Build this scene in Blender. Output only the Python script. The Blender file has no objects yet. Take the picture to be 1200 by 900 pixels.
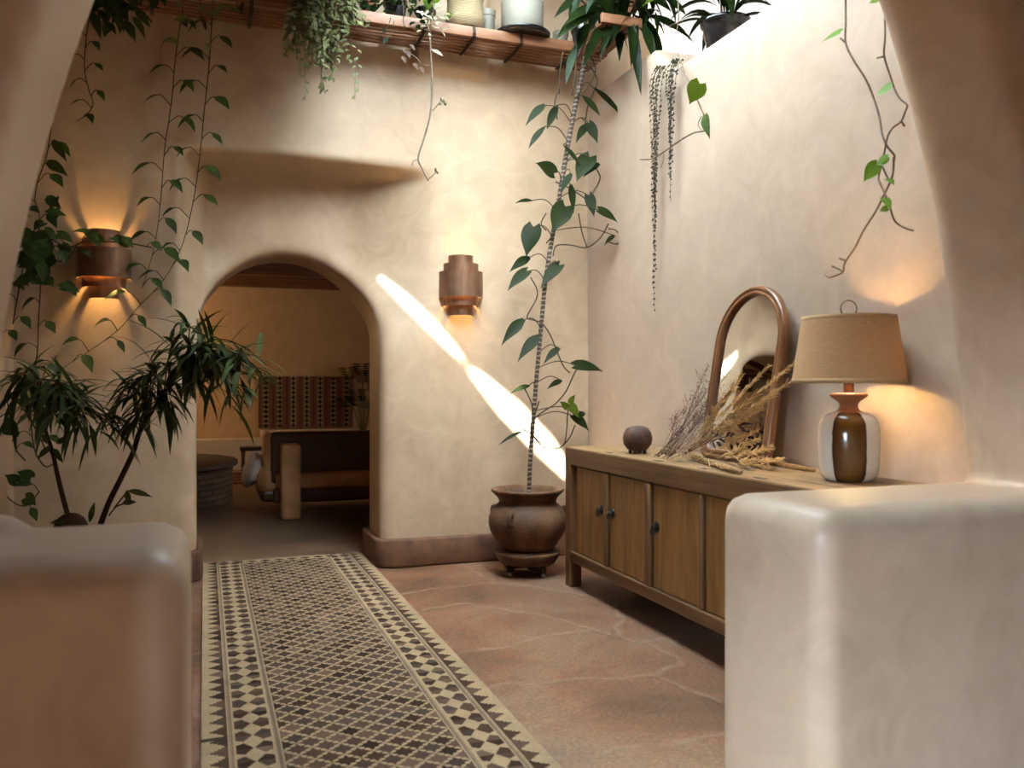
import bpy, bmesh, math, random
import numpy as np
from mathutils import Vector, Matrix
random.seed(7)
rng = np.random.default_rng(7)
SC = bpy.context.scene
COL = SC.collection
PI = math.pi

# ------------------------------------------------------------------ camera model
F = 1000.0
CAMH = 1.2
TH = math.atan(0.36)
CT, ST = math.cos(TH), math.sin(TH)
RIGHT = Vector((CT, -ST, 0)); FWD = Vector((ST, CT, 0)); UP = Vector((0, 0, 1))

def P(u, v, Y=None, X=None, Z=None, D=None):
    """photo pixel -> world point on a plane of the room (Y, X or Z) or at a depth D"""
    a, b = (u - 600) / F, (450 - v) / F
    d = Vector((a * CT + ST, -a * ST + CT, b))
    if Y is not None: t = Y / d.y
    elif X is not None: t = X / d.x
    elif Z is not None: t = (Z - CAMH) / d.z
    else: t = D
    return Vector((0, 0, CAMH)) + d * t

def V(*a): return Vector(a)

# ------------------------------------------------------------------ object helpers
def tag(o, label=None, cat=None, group=None, kind=None):
    if label: o['label'] = label
    if cat: o['category'] = cat
    if group: o['group'] = group
    if kind: o['kind'] = kind
    return o

def thing(name, loc, label, cat, group=None, rot=None):
    o = bpy.data.objects.new(name, None)
    o.empty_display_size = 0.05
    o.location = loc
    if rot is not None: o.rotation_euler = rot
    COL.objects.link(o)
    return tag(o, label, cat, group)

class MB:
    def __init__(s):
        s.v = []; s.f = []
    def add(s, vs, fs):
        b = len(s.v)
        s.v.extend([tuple(x) for x in vs])
        s.f.extend([tuple(i + b for i in f) for f in fs])
        return s
    def build(s, name, mat, parent=None, smooth=True, local=False, bevel=0, sub=0, auto=None, solid=0):
        me = bpy.data.meshes.new(name)
        vs = s.v
        if parent is not None and not local:
            w = Vector((0, 0, 0)); q = parent
            while q is not None:
                w += q.location; q = q.parent
            vs = [(x - w.x, y - w.y, z - w.z) for x, y, z in vs]
        me.from_pydata(vs, [], s.f)
        me.update()
        if mat is not None: me.materials.append(mat)
        o = bpy.data.objects.new(name, me)
        COL.objects.link(o)
        if parent is not None: o.parent = parent
        if smooth:
            me.polygons.foreach_set('use_smooth', [True] * len(me.polygons))
            if auto is not None:
                try: me.set_sharp_from_angle(angle=math.radians(auto))
                except Exception: pass
        if solid:
            m = o.modifiers.new('s', 'SOLIDIFY'); m.thickness = solid; m.offset = 0
        if bevel:
            m = o.modifiers.new('b', 'BEVEL'); m.width = bevel; m.segments = 2; m.limit_method = 'ANGLE'; m.angle_limit = math.radians(40)
            m.harden_normals = False
        if sub:
            m = o.modifiers.new('u', 'SUBSURF'); m.levels = sub; m.render_levels = sub
        return o
    def box(s, lo, hi):
        x0, y0, z0 = lo; x1, y1, z1 = hi
        return s.add([(x0,y0,z0),(x1,y0,z0),(x1,y1,z0),(x0,y1,z0),(x0,y0,z1),(x1,y0,z1),(x1,y1,z1),(x0,y1,z1)],
              [(0,3,2,1),(4,5,6,7),(0,1,5,4),(1,2,6,5),(2,3,7,6),(3,0,4,7)])
    def lathe(s, prof, c=(0,0,0), n=40, a0=0, a1=2*PI, closed=False):
        """prof: list of (r, z); closed=True joins last to first (a ring section)"""
        full = abs(a1 - a0 - 2*PI) < 1e-6
        m = n if full else n + 1
        k = len(prof); vs = []
        for i in range(m):
            a = a0 + (a1 - a0) * i / n
            for r, z in prof:
                vs.append((c[0] + r*math.cos(a), c[1] + r*math.sin(a), c[2] + z))
        fs = []
        for i in range(n):
            j = (i + 1) % m
            for q in range(k if closed else k - 1):
                q2 = (q + 1) % k
                fs.append((i*k+q, j*k+q, j*k+q2, i*k+q2))
        if closed and not full:
            fs.append(tuple(range(k))); fs.append(tuple(m*k - 1 - q for q in range(k)))
        return s.add(vs, fs)
    def tube(s, pts, r, n=6, smooth=True, cap=True):
        pts = [Vector(p) for p in pts]
        if smooth and len(pts) > 2: pts, r = catmull(pts, r)
        k = len(pts)
        rs = r if isinstance(r, (list, tuple)) else [r]*k
        t0 = (pts[1]-pts[0]).normalized()
        nrm = t0.orthogonal().normalized()
        vs = []
        for i, p in enumerate(pts):
            t = (pts[min(i+1,k-1)] - pts[max(i-1,0)])
            if t.length < 1e-9: t = t0
            t = t.normalized()
            nrm = (nrm - t*nrm.dot(t))
            if nrm.length < 1e-6: nrm = t.orthogonal()
            nrm.normalize()
            b = t.cross(nrm)
            for q in range(n):
                a = 2*PI*q/n
                vs.append(p + (nrm*math.cos(a) + b*math.sin(a))*rs[i])
        fs = [(i*n+q, i*n+(q+1)%n, (i+1)*n+(q+1)%n, (i+1)*n+q) for i in range(k-1) for q in range(n)]
        if cap:
            fs.append(tuple(range(n-1,-1,-1))); fs.append(tuple((k-1)*n+q for q in range(n)))
        return s.add(vs, fs)
    def prism(s, poly, axis, a, b):
        """poly: 2D points; axis 'x','y','z' extruded from a to b"""
        def mk(p, t):
            if axis == 'z': return (p[0], p[1], t)
            if axis == 'y': return (p[0], t, p[1])
            return (t, p[0], p[1])
        n = len(poly)
        vs = [mk(p, a) for p in poly] + [mk(p, b) for p in poly]
        fs = [tuple(range(n-1,-1,-1)), tuple(range(n, 2*n))]
        fs += [(i, (i+1)%n, n+(i+1)%n, n+i) for i in range(n)]
        return s.add(vs, fs)
    def sphere(s, c, r, n=12, m=8):
        rx, ry, rz = r if isinstance(r, (tuple, list)) else (r, r, r)
        vs = [(c[0], c[1], c[2]-rz)]
        for i in range(1, m):
            p = -PI/2 + PI*i/m
            for j in range(n):
                a = 2*PI*j/n
                vs.append((c[0]+rx*math.cos(p)*math.cos(a), c[1]+ry*math.cos(p)*math.sin(a), c[2]+rz*math.sin(p)))
        vs.append((c[0], c[1], c[2]+rz))
        fs = []
        for j in range(n):
            fs.append((0, 1+(j+1)%n, 1+j))
            for i in range(m-2):
                a = 1+i*n; b = a+n
                fs.append((a+j, a+(j+1)%n, b+(j+1)%n, b+j))
            fs.append((len(vs)-1, 1+(m-2)*n+j, 1+(m-2)*n+(j+1)%n))
        return s.add(vs, fs)
    def rbox(s, lo, hi, r, seg=4):
        """rounded box"""
        bm = bmesh.new()
        bmesh.ops.create_cube(bm, size=1)
        lo = Vector(lo); hi = Vector(hi)
        for v in bm.verts:
            v.co = Vector(((lo.x+hi.x)/2 + v.co.x*(hi.x-lo.x), (lo.y+hi.y)/2 + v.co.y*(hi.y-lo.y), (lo.z+hi.z)/2 + v.co.z*(hi.z-lo.z)))
        bmesh.ops.bevel(bm, geom=list(bm.edges), offset=r, segments=seg, profile=0.5, affect='EDGES')
        bm.verts.index_update()
        s.add([v.co.copy() for v in bm.verts], [[v.index for v in f.verts] for f in bm.faces])
        bm.free()
        return s

def catmull(pts, r, sub=5):
    k = len(pts)
    rs = r if isinstance(r, (list, tuple)) else [r]*k
    op, orr = [], []
    for i in range(k-1):
        p0 = pts[max(i-1,0)]; p1 = pts[i]; p2 = pts[i+1]; p3 = pts[min(i+2,k-1)]
        for q in range(sub):
            t = q/sub
            op.append(0.5*((2*p1) + (p2-p0)*t + (2*p0-5*p1+4*p2-p3)*t*t + (3*p1-p0-3*p2+p3)*t**3))
            orr.append(rs[i]*(1-t) + rs[i+1]*t)
    op.append(pts[-1]); orr.append(rs[-1])
    return op, orr

def path_pts(pts, step):
    """resample a smoothed polyline"""
    sm, _ = catmull([Vector(p) for p in pts], 1.0, 8)
    out = [sm[0].copy()]; acc = 0
    for a, b in zip(sm, sm[1:]):
        L = (b-a).length
        if L < 1e-9: continue
        while acc + L >= step:
            t = (step-acc)/L
            a = a + (b-a)*t
            out.append(a.copy()); L = (b-a).length; acc = 0
        acc += L
    return out

PROF = {
 'heart': [.50, .92, 1.0, .94, .80, .60, .36, .14, 0.0],
 'lance': [.10, .55, .85, 1.0, .97, .82, .58, .28, 0.0],
 'pothos': [.30, .78, 1.0, .98, .84, .62, .38, .16, 0.0],
 'oval': [.15, .70, .95, 1.0, .95, .85, .65, .38, 0.0],
}
def leaf(mb, base, d, L, W, n, kind='lance', droop=0.6, fold=0.18, seg=None, curl=0.0):
    d = Vector(d).normalized(); n = Vector(n)
    n = n - d*n.dot(d)
    if n.length < 1e-5: n = d.orthogonal()
    n.normalize()
    pr = PROF[kind]
    if seg: 
        idx = [i*(len(pr)-1)/seg for i in range(seg+1)]
        pr = [pr[int(i)]*(1-(i-int(i))) + pr[min(int(i)+1,len(pr)-1)]*(i-int(i)) for i in idx]
    k = len(pr); step = L/(k-1)
    p = Vector(base); vs = []; fs = []
    for i in range(k):
        s = d.cross(n).normalized()
        w = pr[i]*W/2
        back = Vector((0,0,0))
        if kind == 'heart' and i < 2: back = d*(-0.16*L if i == 0 else -0.07*L)
        if kind == 'pothos' and i < 1: back = d*(-0.05*L)
        vs += [p + s*w + n*(fold*w) + back, p, p - s*w + n*(fold*w) + back]
        d2 = (d + Vector((0,0,-1))*droop/(k-1) - n*curl/(k-1)).normalized()
        n = (n - d2*n.dot(d2)).normalized()
        d = d2
        p = p + d*step
    for i in range(k-1):
        a = 3*i
        fs += [(a, a+1, a+4, a+3), (a+1, a+2, a+5, a+4)]
    mb.add(vs, fs)

def leaf_to(mb, a, b, W, n=None, kind='lance', droop=0.5, fold=0.2):
    """leaf from point a to point b"""
    a = Vector(a); b = Vector(b)
    d = b - a; L = d.length
    if n is None: n = -FWD + Vector((0,0,.35)) + Vector((random.uniform(-.5,.5), 0, random.uniform(-.2,.3)))
    d0 = (d.normalized() + Vector((0,0,droop*.5)))
    leaf(mb, a, d0, L*1.03, W, n, kind, droop, fold)

# ------------------------------------------------------------------ implicit adobe surfaces
def smax(a, b, k):
    h = np.clip(0.5 - 0.5*(b-a)/k, 0, 1)
    return b*(1-h) + a*h + k*h*(1-h)
def smin(a, b, k): return -smax(-a, -b, k)
def sstep(a, b, x):
    t = np.clip((x-a)/(b-a), 0, 1)
    return t*t*(3-2*t)
def nets(f, lo, h):
    """surface nets of a sampled signed distance field -> verts, quads"""
    n = np.array(f.shape); s = f < 0
    cs = tuple(n-1)
    acc = np.zeros(cs+(3,)); cnt = np.zeros(cs)
    offs = [(i,j,k) for i in (0,1) for j in (0,1) for k in (0,1)]
    def sl(o): return f[o[0]:o[0]+cs[0], o[1]:o[1]+cs[1], o[2]:o[2]+cs[2]]
    for a in offs:
        for ax in range(3):
            if a[ax]: continue
            b = list(a); b[ax] = 1
            fa, fb = sl(a), sl(tuple(b))
            m = (fa < 0) != (fb < 0)
            t = np.where(m, fa/np.where(fa-fb == 0, 1, fa-fb), 0)
            for q in range(3):
                acc[..., q] += np.where(m, a[q] + (t if q == ax else 0), 0)
            cnt += m
    m = cnt > 0
    idx = -np.ones(cs, int); idx[m] = np.arange(m.sum())
    ijk = np.argwhere(m)
    verts = (ijk + acc[m]/cnt[m][:,None])*h + np.array(lo)
    quads = []
    for ax in range(3):
        o1, o2 = [(1,2),(2,0),(0,1)][ax]
        A = [slice(None)]*3; B = [slice(None)]*3
        A[ax] = slice(0,-1); B[ax] = slice(1,None)
        e = s[tuple(A)] != s[tuple(B)]
        st = s[tuple(A)]
        pos = np.argwhere(e)
        ok = (pos[:,o1] > 0) & (pos[:,o2] > 0) & (pos[:,o1] < n[o1]-1) & (pos[:,o2] < n[o2]-1)
        pos = pos[ok]
        flip = st[tuple(pos.T)]
        def ci(d1, d2):
            p = pos.copy(); p[:,o1] += d1; p[:,o2] += d2
            return idx[tuple(p.T)]
        q = np.stack([ci(-1,-1), ci(0,-1), ci(0,0), ci(-1,0)], 1)
        q[~flip] = q[~flip][:, ::-1]
        quads.append(q)
    return verts, np.concatenate(quads)
def sdf_grid(lo, hi, h):
    ax = [np.arange(lo[i], hi[i]+h*.5, h) for i in range(3)]
    return np.meshgrid(*ax, indexing='ij')
def sdf_object(name, f, lo, h, mat):
    v, q = nets(f, lo, h)
    me = bpy.data.meshes.new(name)
    me.from_pydata(v.tolist(), [], q.tolist())
    me.polygons.foreach_set('use_smooth', [True]*len(me.polygons))
    me.materials.append(mat); me.update()
    o = bpy.data.objects.new(name, me); COL.objects.link(o)
    return o
def box_sdf(X, Y, Z, lo, hi, r=0.0):
    c = [(lo[i]+hi[i])/2 for i in range(3)]; e = [(hi[i]-lo[i])/2 - r for i in range(3)]
    q = [np.abs(A-c[i]) - e[i] for i, A in enumerate((X,Y,Z))]
    out = np.sqrt(sum(np.maximum(a,0)**2 for a in q))
    return out + np.minimum(np.maximum(q[0], np.maximum(q[1], q[2])), 0) - r

# ------------------------------------------------------------------ materials
def new_mat(name):
    m = bpy.data.materials.new(name); m.use_nodes = True
    nt = m.node_tree
    b = nt.nodes['Principled BSDF']
    return m, nt, b
def N(nt, t, **kw):
    n = nt.nodes.new(t)
    for k, v in kw.items():
        if k in n.inputs.keys() if hasattr(n.inputs, 'keys') else False: n.inputs[k].default_value = v
        else: setattr(n, k, v)
    return n
def coords(nt, scale=(1,1,1), kind='Object', rot=(0,0,0)):
    tc = nt.nodes.new('ShaderNodeTexCoord'); mp = nt.nodes.new('ShaderNodeMapping')
    mp.inputs['Scale'].default_value = scale; mp.inputs['Rotation'].default_value = rot
    nt.links.new(tc.outputs[kind], mp.inputs['Vector'])
    return mp.outputs['Vector']
def noise(nt, vec, scale, detail=4, rough=.55, dist=0):
    n = nt.nodes.new('ShaderNodeTexNoise')
    n.inputs['Scale'].default_value = scale; n.inputs['Detail'].default_value = detail
    n.inputs['Roughness'].default_value = rough; n.inputs['Distortion'].default_value = dist
    if vec is not None: nt.links.new(vec, n.inputs['Vector'])
    return n.outputs['Fac']
def ramp(nt, fac, stops, interp='LINEAR'):
    r = nt.nodes.new('ShaderNodeValToRGB'); r.color_ramp.interpolation = interp
    cr = r.color_ramp
    while len(cr.elements) < len(stops): cr.elements.new(.5)
    for e, (p, c) in zip(cr.elements, stops):
        e.position = p
        e.color = tuple(c)+(1,) if isinstance(c, (tuple, list)) else (c,c,c,1)
    nt.links.new(fac, r.inputs['Fac'])
    return r.outputs['Color']
def mix(nt, fac, a, b, mode='MIX'):
    m = nt.nodes.new('ShaderNodeMix'); m.data_type = 'RGBA'; m.blend_type = mode
    for i, x in ((0, fac), (6, a), (7, b)):
        if hasattr(x, 'is_output'): nt.links.new(x, m.inputs[i])
        elif isinstance(x, (int, float)): m.inputs[i].default_value = x
        else: m.inputs[i].default_value = tuple(x)+(1,)
    return m.outputs[2]
def bump(nt, h, strength, dist, b):
    n = nt.nodes.new('ShaderNodeBump'); n.inputs['Strength'].default_value = strength; n.inputs['Distance'].default_value = dist
    nt.links.new(h, n.inputs['Height']); nt.links.new(n.outputs['Normal'], b.inputs['Normal'])
def L(nt, a, b): nt.links.new(a, b)

def plaster(name, c0, c1, c2, rough=.42, rvar=.16, spec=.5, bs=.22):
    m, nt, b = new_mat(name)
    v = coords(nt)
    n1 = noise(nt, v, 1.1, 5, .6, .8); n2 = noise(nt, v, 4.5, 6, .65, 1.2); n3 = noise(nt, v, 40, 3)
    c = ramp(nt, n1, [(.3, c0), (.52, c1), (.72, c2)])
    c = mix(nt, .45, c, ramp(nt, n2, [(.32, tuple(x*.9 for x in c0)), (.68, tuple(x*1.06 for x in c2))]))
    L(nt, c, b.inputs['Base Color'])
    L(nt, ramp(nt, n2, [(.3, rough-rvar), (.7, rough+rvar)]), b.inputs['Roughness'])
    b.inputs['Specular IOR Level'].default_value = spec
    a = nt.nodes.new('ShaderNodeMath'); a.operation = 'MULTIPLY_ADD'; a.inputs[1].default_value = .12
    L(nt, n3, a.inputs[0]); L(nt, n2, a.inputs[2])
    bump(nt, a.outputs[0], bs, .012, b)
    return m
def wood(name, dark, mid, light, axis='z', scale=1.0, rough=.55, knots=False):
    m, nt, b = new_mat(name)
    s = {'x': (.06, 1, 1), 'y': (1, .06, 1), 'z': (1, 1, .06)}[axis]
    v = coords(nt, tuple(a*scale for a in s))
    n1 = noise(nt, v, 26, 5, .65, .5); n2 = noise(nt, v, 90, 3, .6)
    v2 = coords(nt, (1,1,1)); n3 = noise(nt, v2, 3.5, 4)
    c = ramp(nt, n1, [(.28, dark), (.5, mid), (.74, light)])
    c = mix(nt, ramp(nt, n2, [(.35, .45), (.6, 0.0)]), c, dark)
    c = mix(nt, .5, c, ramp(nt, n3, [(.3, (.55,.55,.55)), (.7, (1.15,1.1,1.05))]), 'MULTIPLY')
    L(nt, c, b.inputs['Base Color']); b.inputs['Roughness'].default_value = rough
    bump(nt, n1, .25, .004, b)
    return m
def simple(name, c, rough=.5, metal=0, var=.25, scale=8, spec=.5, bumps=0):
    m, nt, b = new_mat(name)
    n1 = noise(nt, coords(nt), scale, 5, .6)
    lo = tuple(x*(1-var) for x in c); hi = tuple(min(1, x*(1+var)) for x in c)
    L(nt, ramp(nt, n1, [(.3, lo), (.7, hi)]), b.inputs['Base Color'])
    b.inputs['Roughness'].default_value = rough; b.inputs['Metallic'].default_value = metal
    b.inputs['Specular IOR Level'].default_value = spec
    if bumps: bump(nt, n1, bumps, .006, b)
    return m
def leafmat(name, c, c2, rough=.4, trans=.25, scale=9):
    m, nt, b = new_mat(name)
    n1 = noise(nt, coords(nt), scale, 3, .6)
    col = ramp(nt, n1, [(.3, c), (.7, c2)])
    L(nt, col, b.inputs['Base Color']); b.inputs['Roughness'].default_value = rough; b.inputs['Specular IOR Level'].default_value = .05
    tr = nt.nodes.new('ShaderNodeBsdfTranslucent'); L(nt, mix(nt, 1.0, col, (1.6,1.7,.7), 'MULTIPLY'), tr.inputs['Color'])
    ms = nt.nodes.new('ShaderNodeMixShader'); ms.inputs[0].default_value = trans
    L(nt, b.outputs[0], ms.inputs[1]); L(nt, tr.outputs[0], ms.inputs[2])
    L(nt, ms.outputs[0], nt.nodes['Material Output'].inputs['Surface'])
    return m
def colour_attr_mat(name, rough=.9, bscale=300, bstr=.3, attr='Col'):
    m, nt, b = new_mat(name)
    a = nt.nodes.new('ShaderNodeAttribute'); a.attribute_name = attr
    v = coords(nt); n = noise(nt, v, bscale, 2); n2 = noise(nt, v, 6, 4)
    c = mix(nt, .6, a.outputs['Color'], ramp(nt, n2, [(.3, (.72,.72,.74)), (.7, (1.2,1.15,1.1))]), 'MULTIPLY')
    c = mix(nt, .5, c, ramp(nt, n, [(.3, (.6,.6,.6)), (.7, (1.3,1.3,1.3))]), 'MULTIPLY')
    L(nt, c, b.inputs['Base Color']); b.inputs['Roughness'].default_value = rough
    b.inputs['Specular IOR Level'].default_value = .03
    bump(nt, n, bstr, .003, b)
    return m

M = {}
M['plaster'] = plaster('adobe_plaster', (.40,.278,.172), (.465,.332,.213), (.52,.382,.253), .5, .13, .3)
M['plaster_cool_lit'] = plaster('cool_lit_plaster', (.39,.29,.212), (.435,.33,.247), (.48,.37,.283), .5, .13, .3)  # same plaster on the right wall, its cooler daylight put into the colour
M['plaster_fore'] = plaster('polished_plaster', (.41,.30,.21), (.465,.345,.25), (.515,.39,.29), .38, .08, .34, .06)
M['plaster_in'] = plaster('ochre_plaster', (.46,.33,.20), (.53,.38,.24), (.58,.43,.28), .6, .1)
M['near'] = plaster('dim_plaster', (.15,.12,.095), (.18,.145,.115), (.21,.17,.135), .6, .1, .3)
M['white_plaster'] = plaster('white_plaster', (.62,.56,.48), (.68,.61,.53), (.72,.66,.58), .55, .1)
M['cab'] = wood('cabinet_wood', (0.0690,0.0303,0.0098), (0.1380,0.0633,0.0195), (0.2070,0.1018,0.0332), 'z', 1.0, .5)
M['cab_y'] = wood('cabinet_frame_wood', (0.0690,0.0308,0.0102), (0.1311,0.0616,0.0203), (0.1932,0.0963,0.0344), 'y', 1.0, .5)
M['cab_top'] = wood('cabinet_top_wood', (0.1663,0.0909,0.0351), (0.2722,0.1568,0.0678), (0.3553,0.2195,0.1028), 'y', 1.0, .5)
M['door'] = wood('cabinet_door_wood', (0.1063,0.0441,0.0102), (0.2201,0.0969,0.0235), (0.3188,0.1497,0.0391), 'z', 1.0, .5)
M['slat'] = wood('shelf_cedar', (0.1260,0.0462,0.0179), (0.2268,0.0924,0.0387), (0.3024,0.1417,0.0654), 'x', 1.0, .55)
M['slat_y'] = wood('shelf_cedar_cross', (0.1400,0.0525,0.0210), (0.2520,0.1050,0.0455), (0.3360,0.1610,0.0770), 'y', 1.0, .55)
M['beam'] = wood('viga_wood', (.09,.035,.014), (.16,.066,.026), (.25,.11,.045), 'x', 1.0, .6)
M['mirror_wood'] = wood('mirror_walnut', (0.1200,0.0420,0.0136), (0.2025,0.0805,0.0279), (0.2700,0.1190,0.0465), 'z', 1.0, .32)
M['dark_metal'] = simple('dark_iron', (.025,.022,.02), .45, .7)
M['base_red'] = simple('red_stone_base', (0.1224,0.0528,0.0252), .7, 0, .4, 9, .4, .5)
M['soil'] = simple('soil', (.03,.02,.014), .95, 0, .5, 60, .2, 1)
M['black_glaze'] = simple('black_glaze', (.012,.011,.012), .18)
M['spray'] = leafmat('pale_spray', (0.1650,0.1400,0.0900), (0.3000,0.2590,0.1800), .6, .2, 30)
M['enamel'] = simple('white_enamel', (0.2063,0.1870,0.1452), .6, 0, .12, 6, .2)
M['white_pot'] = simple('white_ceramic', (0.2063,0.1755,0.1287), .5, 0, .1)
M['terracotta'] = simple('terracotta', (.36,.16,.085), .8, 0, .25, 12)
M['vine_stem'] = simple('vine_stem', (0.0525,0.0390,0.0180), .6, 0, .4, 30, .12)
M['green_stem'] = simple('green_stem', (.11,.12,.05), .5, 0, .3, 30, .12)
M['brown_stem'] = simple('brown_stem', (0.0525,0.0251,0.0137), .6, 0, .4, 40, .12)
M['grey_stem'] = simple('grey_vine_stem', (0.1400,0.0975,0.0660), .6, 0, .4, 30, .12)
M['pothos'] = leafmat('pothos_leaf', (0.0288,0.0493,0.0137), (0.0605,0.0882,0.0234), .42, .16)
M['philo'] = leafmat('philodendron_leaf', (0.0072,0.0125,0.0032), (0.0162,0.0236,0.0060), .40, .16)
M['bright_leaf'] = leafmat('young_leaf', (0.0504,0.0809,0.0088), (0.0756,0.1078,0.0147), .35, .45)
M['willow'] = leafmat('willow_leaf', (0.0359,0.0519,0.0222), (0.0807,0.1010,0.0395), .40, .12)
M['dark_leaf'] = leafmat('dark_strap_leaf', (0.0038,0.0086,0.0022), (0.0106,0.0188,0.0039), .34, .18)
M['grey_leaf'] = leafmat('silver_green_leaf', (0.0867,0.0983,0.0432), (0.1938,0.1963,0.0936), .45, .2, 25)
M['heart_string'] = leafmat('string_leaf', (0.0180,0.0210,0.0140), (0.0420,0.0420,0.0250), .5, .1, 40)
M['leather'] = simple('tan_leather', (.46,.25,.105), .45, 0, .25, 5, .5, .15)
M['leather_dk'] = simple('brown_leather', (.075,.026,.013), .45, 0, .25, 5, .5, .15)
M['fleece'] = simple('sheepskin', (.62,.60,.55), .95, 0, .2, 50, .1, 1)
M['dark_wood'] = simple('dark_stool_wood', (.03,.018,.012), .5)
# ================================================================== SETTING
def struct(o): o['kind'] = 'structure'; return o

# ---- flagstone floor
def flag_floor():
    m, nt, b = new_mat('flagstone')
    v = coords(nt)
    n1 = noise(nt, v, 1.3, 5, .6, .6); n2 = noise(nt, v, 9, 6, .7, .4); n3 = noise(nt, v, 70, 4, .7)
    c = ramp(nt, n1, [(.30, (.120,.064,.034)), (.48, (.21,.102,.056)), (.60, (.24,.145,.086)), (.75, (.160,.104,.070))])
    c = mix(nt, .55, c, ramp(nt, n2, [(.3, (.62,.58,.56)), (.7, (1.3,1.25,1.2))]), 'MULTIPLY')
    c = mix(nt, .5, c, ramp(nt, n3, [(.38, (.5,.47,.45)), (.62, (1.35,1.35,1.35))]), 'MULTIPLY')
    t = nt.nodes.new('ShaderNodeAttribute'); t.attribute_name = 'tone'
    c = mix(nt, .8, c, t.outputs['Color'], 'MULTIPLY')
    a = nt.nodes.new('ShaderNodeAttribute'); a.attribute_name = 'joint'
    mj = nt.nodes.new('ShaderNodeMath'); mj.operation = 'MULTIPLY'
    L(nt, a.outputs['Fac'], mj.inputs[0]); L(nt, ramp(nt, n2, [(.36, .0), (.62, .62)]), mj.inputs[1])
    c = mix(nt, mj.outputs[0], c, (.29,.20,.135))
    L(nt, c, b.inputs['Base Color'])
    L(nt, ramp(nt, n2, [(.3, .5), (.7, .75)]), b.inputs['Roughness']); b.inputs['Specular IOR Level'].default_value = .25
    h = nt.nodes.new('ShaderNodeMath'); h.operation = 'MULTIPLY_ADD'; h.inputs[1].default_value = -.5
    L(nt, a.outputs['Fac'], h.inputs[0]); L(nt, n2, h.inputs[2])
    hh = nt.nodes.new('ShaderNodeMath'); hh.operation = 'MULTIPLY_ADD'; hh.inputs[1].default_value = .35
    L(nt, n3, hh.inputs[0]); L(nt, h.outputs[0], hh.inputs[2])
    bump(nt, hh.outputs[0], .55, .014, b)
    x0, x1, y0, y1, h_ = -1.1, 2.62, 1.6, 6.05, .015
    xs = np.arange(x0, x1+.001, h_); ys = np.arange(y0, y1+.001, h_)
    XX, YY = np.meshgrid(xs, ys)
    wob = .012*np.sin(XX*23+YY*7)+.008*np.sin(YY*31-XX*11)
    PX, PY = XX + wob, YY + .012*np.sin(XX*19-YY*13)
    pix = [[(440,700),(503,690),(570,682),(640,690)], [(545,660),(560,672),(578,681),(640,689),(700,700)],
      [(545,707),(590,713),(632,720),(690,737),(717,745),(760,755),(787,770),(793,777),(767,792)],
      [(520,768),(550,763),(600,755),(643,745),(690,737)], [(560,806),(593,802),(693,795),(767,792),(840,823),(900,850)],
      [(600,893),(663,887),(760,875),(840,862),(900,855)], [(723,705),(723,717),(725,740),(717,745)],
      [(750,752),(783,748),(830,775)], [(470,720),(500,712),(545,707)], [(195,760),(230,765),(300,752),(420,770),(520,768)],
      [(200,830),(250,838),(300,860),(420,840),(560,806)]]
    J = np.zeros_like(XX)
    for pl in pix:
        w = [P(u, v, Z=0) for u, v in pl]
        for a_, b_ in zip(w, w[1:]):
            dx, dy = b_.x-a_.x, b_.y-a_.y; LL = dx*dx+dy*dy
            t = np.clip(((PX-a_.x)*dx + (PY-a_.y)*dy)/LL, 0, 1)
            d = np.hypot(PX-a_.x-t*dx, PY-a_.y-t*dy)
            J = np.maximum(J, np.exp(-(d/.016)**2))
    # each stone takes its own tone
    seeds = [(1.2,5.2),(1.5,5.0),(1.0,4.5),(1.75,4.75),(1.25,4.05),(1.7,4.2),(1.5,3.55),(1.3,3.1),(1.9,3.6),(.9,2.6),(1.4,2.5),(2.2,4.5),(-.5,4),(-.3,3),(-.4,5),(.4,4.5),(.5,3.2)]
    tones = [(1.0,.92,.9),(.85,.82,.84),(1.08,1,.96),(.8,.82,.86),(1.02,.92,.88),(.86,.86,.9),(1.08,1.0,.97),(1.05,1.03,1.02),(.9,.9,.92),(1.1,1.1,1.08),(1.12,1.1,1.05),(.8,.8,.85),(.9,.9,.95),(1,.95,.95),(.8,.8,.82),(.95,.95,.95),(1,1,1)]
    wsum = np.zeros_like(XX); T = np.zeros(XX.shape+(4,)); T[...,3] = 1
    for (sx, sy), tn in zip(seeds, tones):
        w = np.exp(-((XX-sx)**2+(YY-sy)**2)/.10) + 1e-9
        wsum += w
        for q in range(3): T[..., q] += w*tn[q]
    T[..., :3] /= wsum[..., None]
    Zh = .0015*np.sin(XX*9)*np.sin(YY*7) - .002*J
    ny, nx = XX.shape
    vs = np.stack([XX.ravel(), YY.ravel(), Zh.ravel()-.001], 1).tolist()
    fs = []
    for j in range(ny-1):
        r = j*nx
        fs += [(r+i, r+i+1, r+nx+i+1, r+nx+i) for i in range(nx-1)]
    k = len(vs)
    vs += [(-2.5,-3,-.002),(4,-3,-.002),(4,1.61,-.002),(-2.5,1.61,-.002)]
    fs.append((k,k+1,k+2,k+3))
    me = bpy.data.meshes.new('floor'); me.from_pydata(vs, [], fs)
    me.polygons.foreach_set('use_smooth', [True]*len(me.polygons))
    at = me.attributes.new('joint', 'FLOAT', 'POINT'); at.data.foreach_set('value', np.concatenate([J.ravel(), np.zeros(4)]).astype(np.float32))
    tt = me.attributes.new('tone', 'FLOAT_COLOR', 'POINT'); tt.data.foreach_set('color', np.concatenate([T.reshape(-1), np.ones(16)]).astype(np.float32))
    me.materials.append(m); me.update()
    o = bpy.data.objects.new('floor', me); COL.objects.link(o)
    return struct(o)
flag_floor()

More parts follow.
